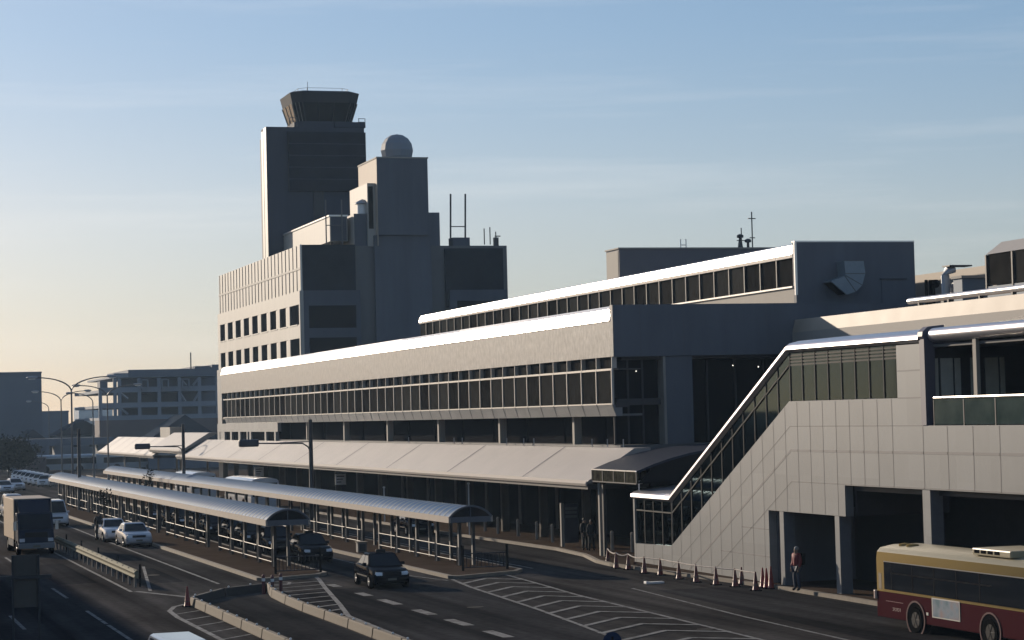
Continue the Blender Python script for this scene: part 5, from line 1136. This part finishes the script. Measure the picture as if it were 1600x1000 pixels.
def person(label, loc, rz, top, legs, hair, pack=None, h=1.72, group=None):
    p = thing('person', label, 'person', loc, group); p.rotation_euler = (0, 0, rz); s = h/1.72
    J = dict(pel=(0, 0, .93), wai=(0, 0, 1.08), che=(0, -.01, 1.30), nec=(0, 0, 1.47), hd0=(0, -.02, 1.56), hd1=(0, -.02, 1.67),
             sL=(-.17, 0, 1.41), eL=(-.23, .02, 1.14), wL=(-.21, -.09, .93), hL=(-.20, -.13, .84), sR=(.17, 0, 1.41), eR=(.23, .02, 1.14), wR=(.22, -.08, .92), hR=(.21, -.11, .83),
             pL=(-.09, 0, .88), kL=(-.11, -.03, .49), aL=(-.12, .02, .09), tL=(-.14, -.15, .04), pR=(.09, 0, .88), kR=(.11, -.02, .49), aR=(.12, .03, .09), tR=(.14, -.14, .04))
    K = list(J); pts = [tuple(c*s for c in J[k]) for k in K]; ix = {k: i for i, k in enumerate(K)}
    E_ = [('pel', 'wai'), ('wai', 'che'), ('che', 'nec'), ('nec', 'hd0'), ('hd0', 'hd1'), ('che', 'sL'), ('sL', 'eL'), ('eL', 'wL'), ('wL', 'hL'), ('che', 'sR'), ('sR', 'eR'), ('eR', 'wR'), ('wR', 'hR'), ('pel', 'pL'), ('pL', 'kL'), ('kL', 'aL'), ('aL', 'tL'), ('pel', 'pR'), ('pR', 'kR'), ('kR', 'aR'), ('aR', 'tR')]
    rd = dict(pel=.13, wai=.115, che=.13, nec=.055, hd0=.085, hd1=.075, sL=.06, eL=.042, wL=.032, hL=.035, sR=.06, eR=.042, wR=.032, hR=.035, pL=.08, kL=.055, aL=.042, tL=.04, pR=.08, kR=.055, aR=.042, tR=.04)
    skin('body', pts, [(ix[a], ix[b]) for a, b in E_], [rd[k]*s for k in K], SKIN_M, p)
    def sub(name, keys, edges, ex, m):
        q = [tuple(c*s for c in J[k]) for k in keys]; jx = {k: i for i, k in enumerate(keys)}
        skin(name, q, [(jx[a], jx[b]) for a, b in edges], [(rd[k]+ex)*s for k in keys], m, p)
    sub('jacket', ['pel', 'wai', 'che', 'nec', 'sL', 'eL', 'wL', 'sR', 'eR', 'wR'], [('pel', 'wai'), ('wai', 'che'), ('che', 'nec'), ('che', 'sL'), ('sL', 'eL'), ('eL', 'wL'), ('che', 'sR'), ('sR', 'eR'), ('eR', 'wR')], .028, top)
    sub('trousers', ['pel', 'pL', 'kL', 'aL', 'pR', 'kR', 'aR'], [('pel', 'pL'), ('pL', 'kL'), ('kL', 'aL'), ('pel', 'pR'), ('pR', 'kR'), ('kR', 'aR')], .022, legs)
    sub('shoes', ['aL', 'tL'], [('aL', 'tL')], .012, BLACK); sub('shoes', ['aR', 'tR'], [('aR', 'tR')], .012, BLACK)
    hr = MB().ball((0, 0.015*s, 1.645*s), 0.098*s, 12, 7, sq=(0.92, 1.0, 0.95)).build('hair', hair); hr.parent = p
    fc = MB().ball((0, -0.115*s, 1.60*s), 0.014*s, 6, 4).ball((-0.03*s, -0.10*s, 1.62*s), 0.010*s, 6, 4).ball((0.03*s, -0.10*s, 1.62*s), 0.010*s, 6, 4).build('face_detail', SKIN_M); fc.parent = p
    for sx, k in ((-1, 'hL'), (1, 'hR')):
        c0 = Vector(J[k])*s; m_ = MB()
        for i in range(4): m_.tube([c0+Vector((0, (i-1.5)*0.018*s, -0.01)), c0+Vector((0, (i-1.5)*0.02*s-0.005, -0.06*s)), c0+Vector((-sx*0.012, (i-1.5)*0.018*s-0.012, -0.095*s))], 0.008*s, 5)
        m_.tube([c0+Vector((0, -0.03*s, 0.01)), c0+Vector((-sx*0.01, -0.055*s, -0.04*s))], 0.009*s, 5)
        f_ = m_.build('fingers', SKIN_M); f_.parent = p
    if pack:
        b_ = MB().box(-0.17*s, 0.17*s, 0.12*s, 0.34*s, 1.0*s, 1.46*s).build('backpack', pack, bevel=0.06*s); b_.parent = p
    return p
GREYH = mat('grey_hair', (0.25, 0.24, 0.23), 0.7); DKH = mat('dark_hair', (0.02, 0.018, 0.016), 0.6)
q = onZ(1246, 923, 0.156)
person('person in a dark red jacket carrying a black backpack beside the stair column', (q.x, q.y, 0.156), R(-75), mat('red_jacket', (0.20, 0.022, 0.025), 0.7, var=0.2), mat('jeans', (0.05, 0.06, 0.085), 0.8), GREYH, BLACK, 1.76)
q = onZ(914, 860, 0.156); person('person in black on the pavement beside the timetable pillar, left of a pair', (q.x, q.y, 0.156), R(20), mat('black_coat', (0.012, 0.012, 0.014), 0.8), mat('black_trousers', (0.012, 0.012, 0.014), 0.8), DKH, None, 1.72, 'people in black by the timetable pillar')
q = onZ(922, 861, 0.156); person('person in black on the pavement beside the canopy post, right of a pair', (q.x+0.1, q.y, 0.156), R(-30), mat('black_coat', (0.01, 0.01, 0.01), 0.8), mat('black_trousers', (0.01, 0.01, 0.01), 0.8), DKH, None, 1.66, 'people in black by the timetable pillar')
person('person in a long dark coat standing in the road left of the silver sedans', (17.55, 147.4, 0.0), R(10), mat('black_coat', (0.01, 0.01, 0.01), 0.8), mat('black_trousers', (0.01, 0.01, 0.01), 0.8), DKH, None, 1.85)

# ------------------------------------------------------------------ far buildings, overpass and trees
LB = thing('far_office', 'plain dark haze-blue slab building at the far left edge', 'building', (25, 450, 0))
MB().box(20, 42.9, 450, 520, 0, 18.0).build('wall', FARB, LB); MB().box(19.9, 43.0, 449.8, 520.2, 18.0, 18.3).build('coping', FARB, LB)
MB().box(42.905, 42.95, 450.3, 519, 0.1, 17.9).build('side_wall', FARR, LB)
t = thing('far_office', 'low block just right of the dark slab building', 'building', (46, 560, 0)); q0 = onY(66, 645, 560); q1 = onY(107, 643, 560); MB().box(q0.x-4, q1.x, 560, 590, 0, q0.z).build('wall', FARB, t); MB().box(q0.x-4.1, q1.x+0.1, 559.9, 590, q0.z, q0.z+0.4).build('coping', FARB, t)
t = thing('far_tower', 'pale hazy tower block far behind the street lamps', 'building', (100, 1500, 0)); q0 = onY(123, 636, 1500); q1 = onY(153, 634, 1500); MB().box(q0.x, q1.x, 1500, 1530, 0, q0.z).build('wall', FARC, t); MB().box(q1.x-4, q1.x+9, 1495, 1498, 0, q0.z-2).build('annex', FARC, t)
# multi storey car park
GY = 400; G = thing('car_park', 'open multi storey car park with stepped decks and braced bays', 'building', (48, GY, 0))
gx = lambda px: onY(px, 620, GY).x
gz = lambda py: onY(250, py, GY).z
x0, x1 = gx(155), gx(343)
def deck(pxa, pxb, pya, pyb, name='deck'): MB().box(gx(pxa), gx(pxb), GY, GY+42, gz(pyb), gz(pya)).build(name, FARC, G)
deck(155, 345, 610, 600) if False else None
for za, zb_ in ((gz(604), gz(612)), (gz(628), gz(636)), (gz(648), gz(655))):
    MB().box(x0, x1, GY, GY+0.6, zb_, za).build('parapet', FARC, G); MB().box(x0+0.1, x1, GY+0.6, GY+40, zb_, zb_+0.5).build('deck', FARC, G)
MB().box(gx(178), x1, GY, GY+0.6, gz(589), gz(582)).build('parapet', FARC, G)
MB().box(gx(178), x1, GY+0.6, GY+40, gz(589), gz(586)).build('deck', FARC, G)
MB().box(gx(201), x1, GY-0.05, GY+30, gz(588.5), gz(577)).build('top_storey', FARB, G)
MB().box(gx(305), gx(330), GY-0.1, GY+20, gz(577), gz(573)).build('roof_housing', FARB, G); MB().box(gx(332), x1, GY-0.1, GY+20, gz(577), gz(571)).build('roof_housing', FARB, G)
for px in (157, 180, 187, 218, 249, 281, 312, 340):
    MB().box(gx(px)-0.3, gx(px)+0.3, GY+0.05, GY+0.55, 0, gz(590) if px > 175 else gz(605)).build('pillar', FARC, G)
for (pa_, pb_, ya, yb_) in ((188, 200, 612, 622), (188, 200, 636, 646), (282, 290, 615, 628), (311, 303, 615, 628), (282, 292, 592, 603), (311, 302, 592, 603)):
    MB().tube([(gx(pa_), GY+0.3, gz(ya)), (gx(pb_), GY+0.3, gz(yb_))], 0.22, 5).build('brace', FARC, G)
MB().box(gx(204), x1+16, GY+12, GY+12.5, 0, gz(585)).build('inner_wall', FARB, G)
for px in (226, 258, 290): 
    m_ = MB(); m_.box(gx(px-6), gx(px-4), GY-0.5, GY-0.1, gz(609), gz(592)).box(gx(px+4), gx(px+6), GY-0.5, GY-0.1, gz(609), gz(592)).box(gx(px-6), gx(px+6), GY-0.5, GY-0.1, gz(609), gz(606.5)).box(gx(px-6), gx(px+6), GY-0.5, GY-0.1, gz(594), gz(592)); m_.build('parapet_frame', FARC, G)
MB().box(x0-1, x1+10, GY-8, GY-1, 0, gz(655)).build('lower_wall', FARR, G)
MB().box(gx(163), gx(175), GY+6, GY+10, gz(604), gz(593)).build('stair_head', FARB, G)
t = thing('antenna', 'thin lightning mast rising from the car park roof', 'antenna', (gx(303), GY+2, 17)); MB().tube([(gx(302), GY+2, gz(577)), (gx(302), GY+2, gz(551))], 0.12, 5).build('mast', POLEG, t)
# pitched roof houses below the car park
ROOFD = mat('shaded_roof_tile', (0.045, 0.055, 0.072), 0.8, var=0.1, spec=0.0)  # darkened blue, the roofs' hazy shade put into the colour
def house(lab, px0, px1, py_r, py_e, y, m):
    a = onY(px0, py_e, y); b = onY(px1, py_e, y); zr = onY((px0+px1)/2, py_r, y).z; ze = a.z; xm = (a.x+b.x)/2
    h_ = thing('far_house', lab, 'house', (xm, y, 0), 'houses below the car park')
    MB().box(a.x+0.4, b.x-0.4, y, y+12, 0, ze).build('wall', m, h_); MB().prY([(a.x, ze), (b.x, ze), (xm, zr)], y-0.4, y+12.4).build('roof', ROOFD, h_)
    w_ = (b.x-a.x)
    for k in (0.3, 0.6): MB().box(a.x+w_*k, a.x+w_*(k+0.14), y-0.03, y-0.003, ze-2.2, ze-0.9).build('window', CARGL, h_)
house('gabled house nearest the far left building', 28, 76, 671, 690, 430, FARB)
house('wide gabled house behind the nearest street lamp', 84, 176, 656, 681, 425, FARC)
house('wide gabled house partly hidden by the terminal corner', 228, 350, 648, 690, 370, FARB)
# elevated road
ov = thing('overpass', 'dark elevated road crossing behind the far street lamps', 'overpass', (30, 385, 0))
q0 = onY(10, 690, 385); q1 = onY(178, 687, 385)
MB().box(q0.x-12, q1.x, 385, 391, q0.z-0.9, q0.z+0.3).build('deck', FARB, ov)
for px in (20, 92, 160): x = onY(px, 700, 385).x; MB().box(x-0.6, x+0.6, 386, 390, 0, q0.z-0.9).build('pier', FARB, ov)
MB().box(onY(30, 700, 392).x, onY(200, 700, 392).x, 395, 396, 0, onY(80, 706, 395).z).build('low_wall', FARR, None) if False else None
t = thing('garden_wall', 'low brown wall beyond the far parked cars', 'wall', (35, 360, 0)); q0 = onY(32, 716, 360); q1 = onY(72, 716, 360); MB().box(q0.x, q1.x, 360, 360.4, 0, q0.z).build('wall', FARR, t); MB().box(q0.x-0.1, q1.x+0.1, 359.95, 360.45, q0.z, q0.z+0.12).build('coping', CONC, t)
# off frame parking block on the left whose shade lies across the near lanes
t = thing('roadside_block', 'grey block outside the left edge whose shade lies over the near lanes', 'building', (-20, 115, 0))
MB().box(-40, -9.0, 62, 168, 0, 15.6).build('wall', FARC, t); MB().box(-40.2, -8.8, 61.8, 168.2, 15.6, 16.0).build('coping', CONCD, t)
LEAF = [mat('leaf_dark', (0.014, 0.017, 0.011), 0.8, spec=0.0), mat('leaf_mid', (0.028, 0.030, 0.018), 0.8, spec=0.0)]
def tree(lab, x, y, h, rad, n_leaf=900, ls=0.35, grp=None, nm='street_tree', bare=False):
    t = thing(nm, lab, 'tree', (x, y, 0), grp); m_ = MB(); tips = []
    th = h*0.42
    m_.tube([(x, y, 0), (x+0.1, y, th*0.5), (x, y, th)], [0.16*h/6, 0.12*h/6, 0.09*h/6], 7)
    for k in range(9):
        a = k*2.4+random.random(); el_ = random.uniform(0.35, 1.2); r_ = rad*random.uniform(0.5, 0.95)
        tip = Vector((x+math.cos(a)*math.cos(el_)*r_, y+math.sin(a)*math.cos(el_)*r_, th+(h-th)*random.uniform(0.3, 0.95)))
        m_.tube([(x, y, th*random.uniform(0.7, 1.0)), (x+(tip.x-x)*0.4, y+(tip.y-y)*0.4, th+(tip.z-th)*0.55), tip], [0.06*h/6, 0.04*h/6, 0.012*h/6], 5); tips.append(tip)
    m_.build('trunk', mat('bark', (0.07, 0.055, 0.045), 0.9), t)
    m_ = MB()
    for k in range(n_leaf):
        c_ = random.choice(tips) + Vector((random.gauss(0, 1), random.gauss(0, 1), random.gauss(0, 0.8)))*rad*0.26
        if c_.z < th*0.6: continue
        u = Vector((random.gauss(0, 1), random.gauss(0, 1), random.gauss(0, 1))).normalized(); v = u.cross(Vector((random.random(), random.random(), 1))).normalized(); s = ls*random.uniform(0.5, 1.2)
        m_.add([c_-u*s, c_+v*s*0.5, c_+u*s, c_-v*s*0.5], [(0, 1, 2, 3)], random.choice((0, 0, 1)))
    m_.build('crown', LEAF, t)
    return t
for i, (px, Y, hh) in enumerate(((-6, 330, 4.6), (12, 345, 5.0), (26, 352, 3.8))):
    p = onY(px, 700, Y); tree(['dark tree cut by the left edge of the view', 'dark tree just inside the left edge of the view', 'smaller dark tree beside the low brown wall'][i], p.x, Y, hh, 3.4, 2600, 0.30, 'dark trees at the far left')
for i, (px, Y, X_) in enumerate(((233, 0, 27.6), (162, 0, 19.3))):
    p = onX(px, 760 if i == 0 else 790, 28.6 if i == 0 else 20.2)
    tree(['small bare planted tree before the bus shelter gutter', 'small bare planted tree before the taxi shelter gutter'][i], p.x, p.y, 3.3 if i == 0 else 2.9, 0.75, 150, 0.13, 'small planted trees', 'young_tree')

# ------------------------------------------------------------------ air
HZ = mat('haze_air', (0.5, 0.5, 0.5)); n_ = HZ.node_tree.nodes; n_.remove(n_['Principled BSDF']); pv = n_.new('ShaderNodeVolumePrincipled')
pv.inputs['Color'].default_value = (0.52, 0.74, 1.0, 1); pv.inputs['Density'].default_value = 0.00014; pv.inputs['Anisotropy'].default_value = 0.3
HZ.node_tree.links.new(pv.outputs[0], n_['Material Output'].inputs['Volume'])
hz = MB().box(-450, 700, -40, 1700, -1.0, 60).build('haze', HZ, kind='stuff')
